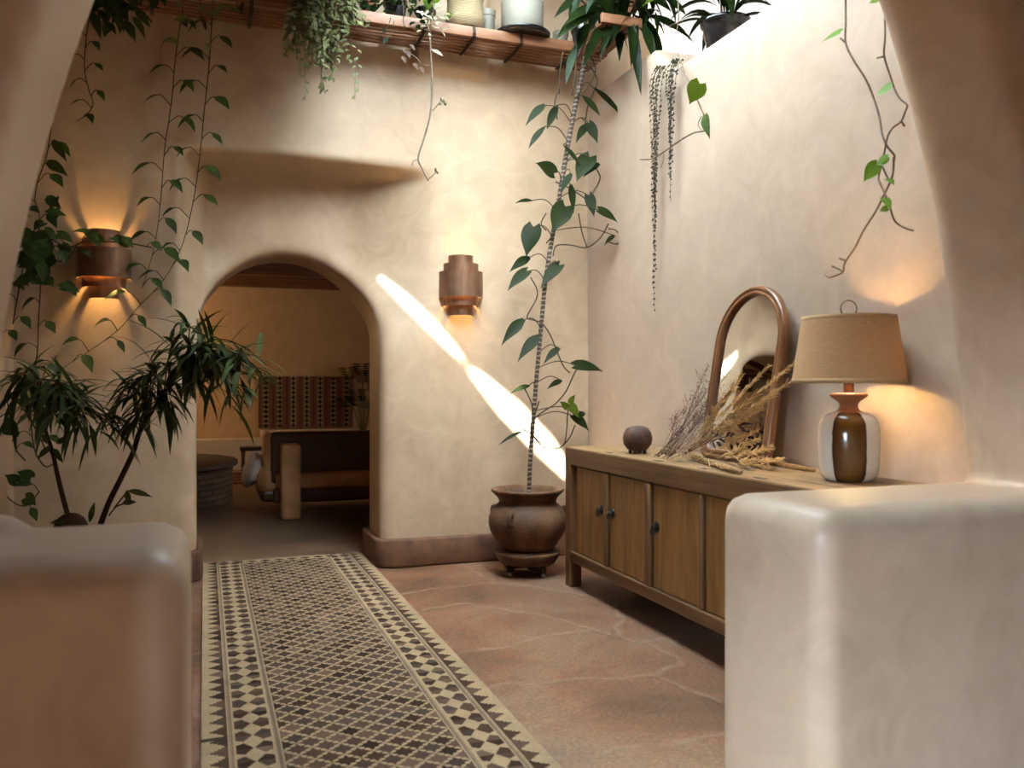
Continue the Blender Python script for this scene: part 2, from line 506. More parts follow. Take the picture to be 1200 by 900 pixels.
# ---- back wall with arch doorway and the soft recess above it
ACX, AR, AZS = .515, .565, 1.495
def make_back_wall():
    h = .025
    lo = (-1.36, 5.32, -.10)
    X, Y, Z = sdf_grid(lo, (2.95, 6.45, 4.1), h)
    rec = .36*sstep(-.16, .02, X)*sstep(1.5, .85, X)*sstep(2.64, 2.54, Z)*(.04 + .96*sstep(1.40, 2.12, Z))
    wav = .012*np.sin(X*2.1+1)*np.sin(Z*1.7) + .006*np.sin(X*5.3+Z*3.1)
    # squared plaster patches under the shelf
    pa = .016*sstep(.1, .7, X)*sstep(1.285, 1.245, X)*sstep(3.12, 3.16, Z)
    pb = .05*sstep(1.27, 1.31, X)*sstep(1.83, 1.79, X)*sstep(3.26, 3.29, Z)
    pc = .014*sstep(-.45, -.35, X)*sstep(-.24, -.26, X)*sstep(3.0, 3.03, Z)
    front = 5.52 + rec + wav + pa - pb + pc
    slab = np.maximum(front - Y, np.maximum(Y - 6.02 - .34*sstep(1.5, 1.95, Z), np.maximum(-.05 - Z, Z - 4.05)))
    slab = np.maximum(slab, np.maximum(-1.3 - X, X - 2.9))
    dx = X - ACX
    arch = np.where(Z > AZS, np.hypot(dx, Z - AZS) - AR, np.abs(dx) - AR)
    f = smax(slab, -arch, .10)
    return struct(sdf_object('wall_back', f, lo, h, M['plaster']))
make_back_wall()

def round_poly(pts, r, n=5):
    return pts
bb = MB()
def arc(cx, cy, r, a0, a1, n=6): return [(cx+r*math.cos(math.radians(a0+(a1-a0)*i/n)), cy+r*math.sin(math.radians(a0+(a1-a0)*i/n))) for i in range(n+1)]
bb.prism([(1.20,6.03),(1.045,6.03)] + arc(1.155,5.59,.11,180,270) + [(2.57,5.48),(2.57,5.62),(1.20,5.62)], 'z', 0, .185)
struct(bb.build('baseboard_right', M['base_red'], bevel=.014))
bb = MB()
bb.prism([(-1.03,5.62),(-1.03,5.48)] + arc(-.125,5.59,.11,270,360) + [(-.015,6.03),(-.17,6.03),(-.17,5.62)], 'z', 0, .185)
struct(bb.build('baseboard_left', M['base_red'], bevel=.014))

# ---- right wall, open to the sky above
def make_right_wall():
    h = .03
    lo = (2.45, 2.1, -.12)
    X, Y, Z = sdf_grid(lo, (3.0, 5.85, 3.5), h)
    top = 3.045 + .20*sstep(4.36, 4.62, Y)
    f = np.maximum(np.maximum(2.56 + .006*np.sin(Y*2.3)*np.sin(Z*1.9) - X, X - 2.9), np.maximum(2.15 - Y, Y - 5.8))
    f = smax(f, Z - top, .06)
    f = np.maximum(f, -.06 - Z)
    return struct(sdf_object('wall_right', f, lo, h, M['plaster_cool_lit']))
make_right_wall()
struct(MB().box((-1.30, 2.2, -.05), (-1.02, 5.6, 4.05)).build('wall_left', M['plaster'], smooth=False))

# ---- foreground arch wall with the two low rounded piers
def make_fore():
    h = .025
    lo = (-2.4, 1.55, -.1)
    X, Y, Z = sdf_grid(lo, (3.6, 2.45, 4.1), h)
    c = .98
    hw = 1.47*np.sqrt(np.maximum(0, 1 - (np.maximum(Z-.4, 0)/2.99)**2))
    slope = np.clip(.5*(Z-.4)/2.99, 0, 1)
    d_open = np.where(Z < 3.39, (hw - np.abs(X - c))*np.sqrt(1-.5*slope**2), 3.39-Z)
    slab = np.maximum(np.maximum(1.77 - Y, Y - 2.25), np.maximum(np.maximum(-.06-Z, Z-4.05), np.maximum(-2.3-X, X-3.5)))
    f = smax(slab, d_open, .11)
    pr = box_sdf(X, Y, Z, (1.47, 1.77, -.5), (3.5, 2.25, .872), .075)
    pl = box_sdf(X, Y, Z, (-2.3, 1.77, -.5), (-.03, 2.25, .875), .075)
    knob = np.sqrt(((X+.43)/1.2)**2 + ((Y-2.13)/1.0)**2 + ((Z-.875)/.75)**2) - .055
    f = smin(f, smin(pr, pl, .02), .025)
    f = smin(f, knob, .02)
    f = np.maximum(f, np.maximum(-2.3-X, X-3.5)); f = np.maximum(f, -.06-Z)
    return struct(sdf_object('wall_front', f, lo, h, M['plaster_fore']))
make_fore()

# ---- the room the camera stands in
def boxes(name, mat, *bs):
    m = MB()
    for lo, hi in bs: m.box(lo, hi)
    return struct(m.build(name, mat, smooth=False))
NW = (-1.25, .45, 1.3, 1.95)    # its side window: y0,y1,z0,z1
boxes('wall_near_left', M['near'], ((-2.5,-3,-.05),(-2.25,NW[0],3.3)), ((-2.5,NW[1],-.05),(-2.25,1.8,3.3)),
      ((-2.5,NW[0],-.05),(-2.25,NW[1],NW[2])), ((-2.5,NW[0],NW[3]),(-2.25,NW[1],3.3)))
boxes('wall_near_right', M['near'], ((3.45,-3,-.05),(3.7,1.8,3.3)))
boxes('wall_near_back', M['near'], ((-2.5,-3.2,-.05),(3.7,-3,3.3)))
boxes('ceiling_near', M['near'], ((-2.5,-3.2,3.25),(3.7,1.8,3.7)))
boxes('near_light_block', M['near'], ((-1.30,.40,-.05),(-1.12,1.8,3.3)), ((-1.30,-3,1.36),(-1.12,.40,3.3)))  # unseen wall and header, added to block window light off the left pier
wf = MB()
for y in (NW[0], (NW[0]+NW[1])/2-.03, NW[1]-.06): wf.box((-2.44, y, NW[2]), (-2.38, y+.06, NW[3]))
for z in (NW[2], NW[3]-.06): wf.box((-2.44, NW[0], z), (-2.38, NW[1], z+.06))
struct(wf.build('window_1', M['beam'], smooth=False))

# ---- roof: boarded on the left with a narrow gap, frosted glazing on the right
m, nt, b = new_mat('frosted_glazing')
nt.nodes.remove(b)
t1 = nt.nodes.new('ShaderNodeBsdfTranslucent'); t1.inputs['Color'].default_value = (.80,.93,1.0,1)
L(nt, t1.outputs[0], nt.nodes['Material Output'].inputs['Surface'])
M['frost'] = m
ZR = 4.05
rb = MB()
def slit_edge(pts): return pts
# direct sun comes through two thin gaps in the boards
GX0, GX1 = -.985, -.80
gap1 = [(-.905,3.20),(-.945,3.36),(-.952,3.55),(-.92,3.88),(-.885,3.88),(-.860,3.6),(-.858,3.34)]
gap2 = [(-.88,2.48),(-.955,2.75),(-.97,2.95),(-.925,3.17),(-.855,3.17),(-.77,2.98),(-.765,2.78)]
def band(y0, y1, gap):
    ys = [g[1] for g in gap]
    left = [g for g in gap[:4]]; right = gap[4:] 
    rb.prism([(GX0-.36,y0),(GX0-.36,y1),(left[3][0],y1)] + [(x,y) for x,y in reversed(left)] + [(left[0][0],y0)], 'z', ZR, ZR+.02)
    r = list(right)
    rb.prism([(left[0][0],y0)] + [left[0]] + [(x,y) for x,y in reversed(r)] + [(left[3][0]+.045,y1),(.95,y1),(.95,y0)], 'z', ZR, ZR+.02)
band(2.40, 3.18, gap2)
band(3.18, 3.90, gap1)
rb.box((-1.345,1.6,ZR),(.95,2.40,ZR+.02)); rb.box((-1.345,3.90,ZR),(.95,6.1,ZR+.02))
rb.box((.95,1.6,ZR),(3.1,2.6,ZR+.02)); rb.box((.95,4.9,ZR),(3.1,6.1,ZR+.02)); rb.box((2.05,2.6,ZR),(3.1,4.9,ZR+.02))
rb.box((.90,2.56,2.95),(.94,3.45,ZR)); rb.box((.90,3.45,3.25),(.94,4.3,ZR)); rb.box((.90,4.3,3.62),(.94,5.2,ZR))  # unseen drop panels, added to keep the overhead light off the left side
struct(rb.build('ceiling', M['slat_y'], smooth=False))
sk = MB().box((.93,2.58,ZR+.02),(2.07,4.93,ZR+.028)).build('window_2', M['frost'], smooth=False); struct(sk)
sb = MB()
for y in (3.4, 4.4): sb.box((.95, y, ZR-.03), (2.05, y+.05, ZR+.03))
struct(sb.build('trim_1', M['slat'], smooth=False))

# ---- room beyond the arch
dk, nt, b = new_mat('dark_floor')
v = coords(nt); n1 = noise(nt, v, 2.2, 6, .65, .6); n2 = noise(nt, coords(nt, (.3,2,1)), 14, 5)
c = ramp(nt, n1, [(.3,(.075,.045,.028)),(.5,(.105,.065,.04)),(.75,(.15,.095,.062))])
c = mix(nt, .5, c, ramp(nt, n2, [(.3,(.6,.6,.6)),(.7,(1.3,1.3,1.3))]), 'MULTIPLY')
L(nt, c, b.inputs['Base Color']); b.inputs['Roughness'].default_value = .4
struct(MB().box((-2.0,6.6,-.05),(3.4,13.2,-.001)).build('floor_inner', dk, smooth=False))
struct(MB().box((-2.0,6.04,-.05),(3.4,6.6,.001)).build('trim_2', wood('threshold_wood',(.10,.055,.03),(.16,.09,.05),(.21,.125,.075),'x',1,.5), smooth=False))
boxes('wall_inner_back', M['plaster_in'], ((-2.0,13.0,-.05),(3.4,13.2,2.9)))
boxes('wall_inner_left', M['plaster_in'], ((-2.2,6.0,-.05),(-2.0,13.2,2.9)))
boxes('wall_inner_front', M['plaster_in'], ((-2.2,5.9,-.05),(-1.25,6.03,4.0)), ((2.85,5.9,-.05),(3.6,6.03,4.0)), ((-1.3,5.95,2.8),(2.9,6.02,4.0)))
boxes('wall_inner_right', M['plaster_in'], ((3.4,6.0,-.05),(3.6,8.65,2.9)), ((3.4,9.95,-.05),(3.6,13.2,2.9)), ((3.4,8.65,-.05),(3.6,9.95,.85)), ((3.4,8.65,2.15),(3.6,9.95,2.9)))
boxes('ceiling_inner', M['beam'], ((-2.2,6.0,2.84),(3.6,13.2,2.95)))
boxes('trim_3', M['white_plaster'], ((-2.0,12.55,-.05),(3.4,13.0,.42)))
for i, y in enumerate((12.72, 11.35, 9.95, 8.55)):
    vb = MB().rbox((-2.0, y, 2.60 + .0*i), (3.4, y+.2, 2.85), .03, 3)
    o = vb.build('ceiling_beam', M['beam']); struct(o)
lat = MB()
for k in range(26):
    lat.tube([(-1.9+.21*k, 6.1, 2.80), (-1.9+.21*k, 13.0, 2.80)], .045, 8, False)
struct(lat.build('trim_4', M['beam']))

# ================================================================== LIGHT AND CAMERA
w = bpy.data.worlds.new('sky'); SC.world = w; w.use_nodes = True
bg = w.node_tree.nodes['Background']; bg.inputs['Color'].default_value = (1.0,.965,.92,1); bg.inputs['Strength'].default_value = .6
def light(name, kind, loc, energy, color, **kw):
    d = bpy.data.lights.new(name, kind); d.energy = energy; d.color = color
    for k, v in kw.items(): setattr(d, k, v)
    o = bpy.data.objects.new(name, d); o.location = loc; COL.objects.link(o)
    return o
SUN = Vector((1, .9, -1.067)).normalized()
s = light('sun', 'SUN', (0,0,6), 75, (1,.985,.95), angle=math.radians(1.0))
s.rotation_euler = SUN.to_track_quat('-Z', 'Y').to_euler()
light('glazing_daylight', 'AREA', (1.36, 3.65, ZR-.035), 46, (.83,.91,1), shape='RECTANGLE', size=.72, size_y=1.8)
# added fill lamp, unseen above the front arch, aimed at the back wall
SLP = Vector((1.50, 2.85, 3.72)); SLD = (Vector((1.72, 5.5, 1.15)) - SLP).normalized()
sl_ = light('back_wall_fill', 'AREA', SLP, 9.5, (.85,.92,1), shape='RECTANGLE', size=.9, size_y=.6, spread=math.radians(68))
sl_.rotation_euler = SLD.to_track_quat('-Z', 'Y').to_euler()
sx_ = SLD.cross(UP).normalized(); sy_ = sx_.cross(SLD).normalized()
wq_ = MB(); c0 = SLP - SLD*.03
for (a0, a1, b0, b1) in ((-.52,.52,.31,.37),(-.52,.52,-.37,-.31),(-.52,-.46,-.31,.31),(.46,.52,-.31,.31),(-.03,.03,-.31,.31)):
    q = []
    for t in (-.03, .0):
        q += [c0+sx_*a0+sy_*b0+SLD*t, c0+sx_*a1+sy_*b0+SLD*t, c0+sx_*a1+sy_*b1+SLD*t, c0+sx_*a0+sy_*b1+SLD*t]
    wq_.add(q, [(0,1,2,3),(4,7,6,5),(0,4,5,1),(1,5,6,2),(2,6,7,3),(3,7,4,0)])
struct(wq_.build('fill_frame', M['slat'], smooth=False))  # unseen frame, added around the fill lamp
# daylight through the side window of the near room
pw = light('window_daylight', 'AREA', (-2.3,(NW[0]+NW[1])/2,(NW[2]+NW[3])/2), 700, (.70,.85,1), shape='RECTANGLE', size=NW[3]-NW[2], size_y=NW[1]-NW[0])
pw.rotation_euler = (0, -PI/2, 0)
wl_ = light('far_window_daylight', 'AREA', (3.3, 9.3, 1.5), 9, (1,.80,.58), shape='RECTANGLE', size=1.3, size_y=1.2); wl_.rotation_euler = (0, PI/2, 0)
light('inner_lamp', 'POINT', (-1.3, 11.9, 2.0), 34, (1,.62,.28), shadow_soft_size=.1)

cam = bpy.data.cameras.new('camera'); cam.sensor_width = 36; cam.lens = 30.0; cam.clip_start = .05
co = bpy.data.objects.new('camera', cam); COL.objects.link(co); SC.camera = co
co.location = (0, 0, CAMH); co.rotation_euler = (PI/2, 0, -TH)
cam.dof.use_dof = True; cam.dof.focus_distance = 4.9; cam.dof.aperture_fstop = 2.4
vs_ = SC.view_settings
SC.display_settings.display_device = 'sRGB'
vs_.view_transform = 'Standard'; vs_.look = 'None'; vs_.exposure = 0.9; vs_.gamma = 1; vs_.use_curve_mapping = False
cy = SC.cycles
cy.use_denoising = True
try: cy.denoiser = 'OPENIMAGEDENOISE'
except Exception: pass
cy.max_bounces = 10; cy.diffuse_bounces = 6; cy.glossy_bounces = 4; cy.transmission_bounces = 6; cy.transparent_max_bounces = 8
cy.caustics_reflective = False; cy.caustics_refractive = False
cy.sample_clamp_indirect = 6.0
# ================================================================== FURNITURE AND OBJECTS
# ---- kilim runner: woven colour cells
def face_colour_grid(name, nx, ny, cell, colfn, mat, zfn=None, thick=.006):
    """a woven cloth of nx x ny little cells, colour per cell; local x along the width, y along the length"""
    me = bpy.data.meshes.new(name)
    xs = np.arange(nx+1)*cell[0]; ys = np.arange(ny+1)*cell[1]
    XX, YY = np.meshgrid(xs, ys)
    ZZ = zfn(XX, YY) if zfn else np.zeros_like(XX)
    vs = np.stack([XX.ravel(), YY.ravel(), ZZ.ravel()+thick], 1).tolist()
    n = nx+1
    fs = [(j*n+i, j*n+i+1, (j+1)*n+i+1, (j+1)*n+i) for j in range(ny) for i in range(nx)]
    base = len(vs)
    ring = [i for i in range(nx+1)] + [j*n+nx for j in range(1, ny+1)] + [ny*n+i for i in range(nx-1, -1, -1)] + [j*n for j in range(ny-1, 0, -1)]
    for r in ring: x, y, z = vs[r]; vs.append((x, y, z-thick))
    k = len(ring)
    fs += [(ring[q], base+q, base+(q+1)%k, ring[(q+1)%k]) for q in range(k)]
    me.from_pydata(vs, [], fs)
    I, J = np.meshgrid(np.arange(nx), np.arange(ny))
    C = colfn(I, J)
    C4 = np.ones((ny*nx + k, 4), np.float32); C4[:ny*nx, :3] = C.reshape(-1, 3); C4[ny*nx:, :3] = C.reshape(-1,3).mean(0)
    at = me.attributes.new('Col', 'FLOAT_COLOR', 'FACE'); at.data.foreach_set('color', C4.ravel())
    me.materials.append(mat); me.update()
    o = bpy.data.objects.new(name, me); COL.objects.link(o)
    return o
M['wool'] = colour_attr_mat('kilim_wool', .95)
CREAM = np.array((.36,.255,.15)); 
def rug_colours(I, J):
    g = .0040; W = 264*g; Ltot = 1125*g
    x = (I+.5)*g; y = (J+.5)*g                      # y = 0 near end, far end at Ltot
    C = np.tile(CREAM, I.shape+(1,)).astype(float)
    r = np.random.default_rng(3)
    tones = np.array([(.056,.032,.019),(.075,.044,.028),(.10,.062,.039),(.072,.050,.037),(.125,.080,.053),(.042,.025,.016),(.088,.055,.039)])
    band = .75 + .5*np.clip(np.sin(y*2.1+1.0)*.5+.5*np.sin(y*5.3), -1, 1)*.5
    def paint(mask, tone): C[mask] = (tone[mask] if tone.ndim > 1 else tone)
    def tonemap(ci, cj):
        h = (np.abs(ci*7349 + cj*9151 + (ci*cj)*131) % 997).astype(int)
        t = tones[h % len(tones)]
        return t*(.8+.6*band[..., None]*((h % 13)/13.)[..., None])
    for side in (0, 1):
        xs = x if side == 0 else W - x
        # serrated outer guard: stepped half stars pointing outwards
        p = .088; ph = np.abs(((y/p) % 1) - .5)*2
        w = np.floor((1-ph)*5)/5*.055
        cj = np.floor(y/p)
        paint((xs > .020) & (xs < .086) & (.086 - xs < w + .012), tonemap(cj*0+side, cj))
        # comb stripes
        for s0 in (.090, .232):
            comb = ((J//2) % 2 == 0)
            paint((xs >= s0) & (xs < s0+.012) & comb, np.array((.12,.085,.06)))
            paint((xs >= s0+.006) & (xs < s0+.012), np.array((.17,.12,.085)))
        # chain of cream diamonds between dark bow ties
        p2 = .105; cx = .165; ax = np.abs(xs-cx); ph2 = np.abs(((y/p2) % 1) - .5)*2      # 0 at the diamond's middle
        dia = ax/.034 + ph2
        cj2 = np.floor(y/p2*2)
        m1 = (dia > 1.05) & (ax < .057) & (ph2 > .05 + np.maximum(ax-.026, 0)/.031*.34)
        paint(m1, tonemap(cj2+side*5, np.sign(xs-cx)))
        paint((xs >= .244) & (xs < .250), np.array((.20,.15,.10)))
    # field of stepped stars in a diagonal lattice
    x0, x1 = .252, W-.252
    fld = (x > x0) & (x < x1) & (y < Ltot-.10)
    sx, sy = (x1-x0)/6, .090
    u = (x-x0)/sx; v = y/sy
    for (ou, ov) in ((0, 0), (.5, .5)):
        ci = np.round(u-ou); cj = np.round(v-ov)
        du = np.abs(u-ou-ci); dv = np.abs(v-ov-cj)
        star = ((2.05*du + dv) < .475) | ((du + 2.05*dv) < .475) | (np.maximum(du, dv) < .24) 
        paint(fld & star, tonemap(ci*2+ou*2, cj*2+ov*2))
    # far end: a row of dark diamonds and a cream edge
    e = Ltot - y
    du = np.abs(((x/.088) % 1) - .5)*2
    endrow = (e > .028) & (e < .095) & (x > .09) & (x < W-.09)
    C[(e < .10) & (x > .25) & (x < W-.25)] = CREAM
    paint(endrow & (du + np.abs(e-.061)/.034 < .95), tonemap(np.floor(x/.088), np.floor(x*0)))
    paint((e > .018) & (e < .024), np.array((.2,.15,.1)))
    # one repaired dark line in the left guard
    paint((np.abs(y-(3.03-1.55)) < .014) & (x < .085), np.array((.05,.035,.028)))
    C *= (1 + .22*(r.random(I.shape)-.5))[..., None]
    return C
rug = face_colour_grid('kilim_rug', 264, 1125, (.004,.004), rug_colours, M['wool'], lambda X, Y: .0025*np.sin(Y*5)*np.sin(X*6)+.0025, .006)
rug.location = (-.012, 1.55, .0)
tag(rug, 'long flatwoven runner with cream and brown star lattice on the stone floor', 'rug')

# ---- sideboard
CX0, CX1, CY0, CY1, CZ = 2.03, 2.54, 2.36, 4.70, .827
cabinet = thing('sideboard', (2.28, 3.5, 0), 'long low weathered wooden sideboard with knobbed doors', 'cabinet')
c = MB()
c.box((CX0+.03, CY0+.01, .205), (CX1, CY1-.02, CZ-.06))
c.build('body', M['cab_y'], cabinet, bevel=.003, smooth=False)
t = MB(); t.box((CX0, CY0, CZ-.105), (CX0+.06, CY1, CZ-.004)); t.build('front_beam', M['cab_y'], cabinet, bevel=.006, smooth=False)
t = MB()
for k in range(4):
    t.box((CX0+.004+.1285*k, CY0, CZ-.03), (CX0+.004+.1285*(k+1)-.0025, CY1, CZ - (.0 if k else .001)))
t.build('top', M['cab_top'], cabinet, bevel=.003, smooth=False)
for yy in (4.2, 3.66, 3.25, 2.85):
    MB().box((CX0+.03, yy-.03, CZ-.012), (CX0+.055, yy+.03, CZ+.0015)).build('peg', M['dark_wood'], cabinet, bevel=.001, smooth=False)
for (y0, y1) in ((CY1-.075, CY1), (CY0, CY0+.075)):
    for (x0, x1) in ((CX0, CX0+.075), (CX1-.075, CX1)):
        q = MB(); q.box((x0, y0, 0), (x1, y1, CZ-.1)); q.build('leg', M['cab'], cabinet, bevel=.006, smooth=False)
r_ = MB(); r_.box((CX0+.004, CY0+.075, .150), (CX0+.055, CY1-.075, .205)); r_.box((CX0-.004, CY0+.075, .198), (CX0+.02, CY1-.075, .214))
r_.build('bottom_rail', M['cab_y'], cabinet, bevel=.004, smooth=False)
DOORS = [(4.56,4.19,'near'),(4.13,3.73,'far'),(3.66,3.24,'far'),(3.20,2.80,'near'),(2.75,2.44,'far')]
st = [(4.19,4.13),(3.73,3.66),(3.24,3.20),(2.80,2.75)]
for a, b_ in st:
    s_ = MB(); s_.rbox((CX0-.003, b_+.006, .214), (CX0+.03, a-.006, CZ-.112), .012, 3); s_.build('stile', M['cab'], cabinet)
for y1, y0, side in DOORS:
    d = MB(); d.box((CX0+.014, y0+.004, .218), (CX0+.04, y1-.004, CZ-.112))
    do = d.build('door', M['door'], cabinet, bevel=.004, smooth=False)
    ky = y0+.035 if side == 'near' else y1-.04
    kz = .512
    k = MB()
    def lx(prof, cx, cy, cz, mbx):
        tmp = MB(); tmp.lathe(prof, (0,0,0), 14)
        mbx.add([(cx - z, cy + x, cz + y) for x, y, z in tmp.v], tmp.f)
    lx([(0,.002),(.026,.002),(.028,.006),(.022,.009),(.012,.011),(.010,.018),(.015,.024),(.013,.031),(0,.034)], CX0+.014, ky, kz, k)
    k.tube([(CX0-.010,ky-.012,kz+.004),(CX0-.014,ky-.016,kz-.022),(CX0-.014,ky,kz-.034),(CX0-.014,ky+.016,kz-.022),(CX0-.010,ky+.012,kz+.004)], .0035, 6)
    k.build('knob', M['dark_metal'], do)

# ---- table lamp
M['copper'] = simple('bronze', (.2,.09,.04), .4, .8)
lc = P(995, 562, D=3.29); LX, LY = lc.x, lc.y
LX = 2.335
lamp = thing('table_lamp', (LX, LY, CZ), 'table lamp with burlap drum shade and brown striped cream jug base', 'lamp')
prof = [(0,.001),(.070,.001),(.080,.003),(.095,.014),(.1055,.034),(.110,.065),(.1135,.13),(.113,.19),(.108,.222),(.095,.245),(.078,.258),(.055,.266),(.040,.273),(.034,.285),(.034,.295),(.040,.305),(.058,.318),(.068,.326),(.070,.332),(.066,.337),(.045,.339),(0,.340)]
m, nt, b = new_mat('striped_glaze')
tc = nt.nodes.new('ShaderNodeTexCoord'); sp = nt.nodes.new('ShaderNodeSeparateXYZ'); L(nt, tc.outputs['Object'], sp.inputs[0])
at = nt.nodes.new('ShaderNodeMath'); at.operation = 'ARCTAN2'; L(nt, sp.outputs['Y'], at.inputs[0]); L(nt, sp.outputs['X'], at.inputs[1])
# stripe turned to the room: brown around this angle, cream beside it
ang = math.atan2(-LY, -LX) + .03
def ma(op, a, b2=None, c2=None):
    n = nt.nodes.new('ShaderNodeMath'); n.operation = op
    for i, x in enumerate((a, b2, c2)):
        if x is None: continue
        if hasattr(x, 'is_output'): L(nt, x, n.inputs[i])
        else: n.inputs[i].default_value = x
    return n.outputs[0]
nz = noise(nt, coords(nt, (1,1,.5)), 14, 3)
rel = ma('ADD', ma('SUBTRACT', at.outputs[0], ang), ma('MULTIPLY', ma('SUBTRACT', nz, .5), .16))
per = ma('ABSOLUTE', ma('SUBTRACT', ma('FRACT', ma('ADD', ma('DIVIDE', rel, 2*PI/3.0), .5)), .5))     # 0 in the middle of a brown stripe
br = ramp(nt, per, [(.0,(.13,.058,.012)),(.18,(.10,.042,.010)),(.262,(.045,.015,.008)),(.275,(.70,.63,.53))])
cr = ramp(nt, nz, [(.3,(.9,.88,.86)),(.7,(1.05,1.04,1.02))])
c1 = mix(nt, 1, br, cr, 'MULTIPLY')
hz = sp.outputs['Z']
c1 = mix(nt, ramp(nt, ma('MULTIPLY', hz, 1), [(.262,0),(.268,1)]), c1, (.27,.10,.04))
L(nt, c1, b.inputs['Base Color']); L(nt, ramp(nt, hz, [(.26,.16),(.275,.6)]), b.inputs['Roughness'])
M['glaze'] = m
lb = MB().lathe(prof, (LX, LY, CZ), 48)
lb.build('base', m, lamp)
cn = MB().lathe([(.020,.33),(.020,.40),(.012,.405),(.012,.47),(.006,.475),(.006,.50)], (LX,LY,CZ), 16); cn.build('neck', M['copper'] if 'copper' in M else M['dark_metal'], lamp)
sh, nt, b = new_mat('burlap')
v = coords(nt); wv = nt.nodes.new('ShaderNodeTexWave'); wv.bands_direction = 'Z'; wv.inputs['Scale'].default_value = 55; wv.inputs['Distortion'].default_value = 2.5; wv.inputs['Detail'].default_value = 3; L(nt, v, wv.inputs['Vector'])
n1 = noise(nt, coords(nt, (1,1,6)), 40, 4, .6)
cc = mix(nt, .5, ramp(nt, n1, [(.3,(.46,.28,.125)),(.7,(.64,.42,.215))]), ramp(nt, wv.outputs['Fac'], [(.2,(.48,.30,.14)),(.8,(.62,.41,.21))]))
L(nt, cc, b.inputs['Base Color']); b.inputs['Roughness'].default_value = .9; bump(nt, n1, .4, .003, b)
tr = nt.nodes.new('ShaderNodeBsdfTranslucent'); L(nt, cc, tr.inputs['Color'])
ms = nt.nodes.new('ShaderNodeMixShader'); ms.inputs[0].default_value = .3
L(nt, b.outputs[0], ms.inputs[1]); L(nt, tr.outputs[0], ms.inputs[2]); L(nt, ms.outputs[0], nt.nodes['Material Output'].inputs['Surface'])
S0, S1 = .376, .632
sm = MB().lathe([(.2095,S0),(.172,S1),(.169,S1),(.2065,S0)], (LX,LY,CZ), 64, closed=True)
so = sm.build('lamp_shade', sh, lamp, auto=40)
ed = MB().lathe([(.2110,S0),(.2082,S0+.018),(.2060,S0+.018),(.2090,S0)], (LX,LY,CZ), 64, closed=True)
ed.build('hem', sh, so); ed = MB().lathe([(.1742,S1-.022),(.1735,S1+.001),(.1700,S1+.001),(.1710,S1-.022)], (LX,LY,CZ), 64, closed=True)
ed.build('hem', sh, so)
fi = MB()
for k in range(3):
    a = 2*PI*k/3+.4
    fi.tube([(LX+.012*math.cos(a),LY+.012*math.sin(a),CZ+S1-.012),(LX+.169*math.cos(a),LY+.169*math.sin(a),CZ+S1-.008)], .0022, 6, False)
fi.tube([(LX,LY,CZ+.49),(LX,LY,CZ+S1-.005)], .004, 8, False)
fi.build('harp', M['dark_metal'], lamp)
fr = MB()
cen = Vector((LX, LY, CZ+S1+.032))
pts = [cen + RIGHT*(.031*math.cos(a)) + UP*(.031*math.sin(a)) for a in [(-90+20*i)*PI/180 for i in range(19)]]
fr.tube(pts, .0028, 8); fr.build('finial_ring', M['cab_y'], lamp)
gl, nt, b = new_mat('bulb_glow'); b.inputs['Emission Color'].default_value = (1,.6,.25,1); b.inputs['Emission Strength'].default_value = 12; b.inputs['Base Color'].default_value = (1,.8,.6,1)
M['bulb'] = gl
MB().sphere((LX,LY,CZ+.47), .030, 14, 10).build('bulb', gl, lamp)
ll = light('lamp_light', 'POINT', (0,0,.47), 46.0, (1,.64,.25), shadow_soft_size=.032); ll.parent = lamp

# ---- arched mirror leaning on the right wall
bl = V(2.39, 3.765, CZ); brr = V(2.39, 3.21, CZ)
wv_ = (brr - bl); MWd = wv_.length
ex = wv_.normalized()                       # along the bottom, towards the camera
up_ = (V(2.532, 3.488, 1.676) - (bl+brr)/2).normalized()
up_ = (up_ - ex*up_.dot(ex)).normalized()
up_ = (up_ - ex*(.085)).normalized() if False else up_
ez = up_; en = ex.cross(ez).normalized()
if en.x > 0: en = -en
mirror = thing('wall_mirror', tuple((bl+brr)/2), 'arched mirror in rounded walnut frame leaning behind the dried flowers', 'mirror')
HW = .2775; HT = .862
hs = HT - HW - .005
def outline(off):
    """rounded-bottom arch, local (s,t)"""
    w = HW - off; pts = []
    rb_ = .06
    y0 = off
    pts += [(w-rb_+rb_*math.sin(a), y0+rb_-rb_*math.cos(a)) for a in [PI/2*i/5 for i in range(6)]]
    pts += [(w, y0+.06+(hs-y0-.06)*i/4) for i in range(1,4)]
    pts += [(w*math.cos(PI*i/24), hs + w*math.sin(PI*i/24)) for i in range(25)]
    pts += [(-w, y0+.06+(hs-y0-.06)*i/4) for i in range(3,0,-1)]
    pts += [(-w+rb_-rb_*math.cos(a), y0+rb_-rb_*math.sin(a)) for a in [PI/2*i/5 for i in range(6)]]
    return pts
org = (bl+brr)/2 + en*.0
def mp(s, t, d): return org + ex*s + ez*t + en*d
loops = [(0.0,0.0),(0.0,.020),(.006,.030),(.014,.033),(.020,.031),(.025,.026),(.030,.030),(.038,.032),(.046,.028),(.050,.016),(.050,.004)]
fm = MB(); vs = []; n = len(outline(0))
for off, d in loops: vs += [mp(s, t, d) for s, t in outline(off)]
fs = []
for q in range(len(loops)-1):
    for i in range(n):
        j = (i+1) % n
        fs.append((q*n+i, q*n+j, (q+1)*n+j, (q+1)*n+i))
fm.add(vs, fs)
fm.add([mp(s,t,0) for s,t in outline(0)], [tuple(range(n))])
fo = fm.build('mirror_frame', M['mirror_wood'], mirror)
gm, nt, b = new_mat('silvered_glass'); b.inputs['Metallic'].default_value = 1; b.inputs['Roughness'].default_value = .015; b.inputs['Base Color'].default_value = (.80,.80,.78,1)
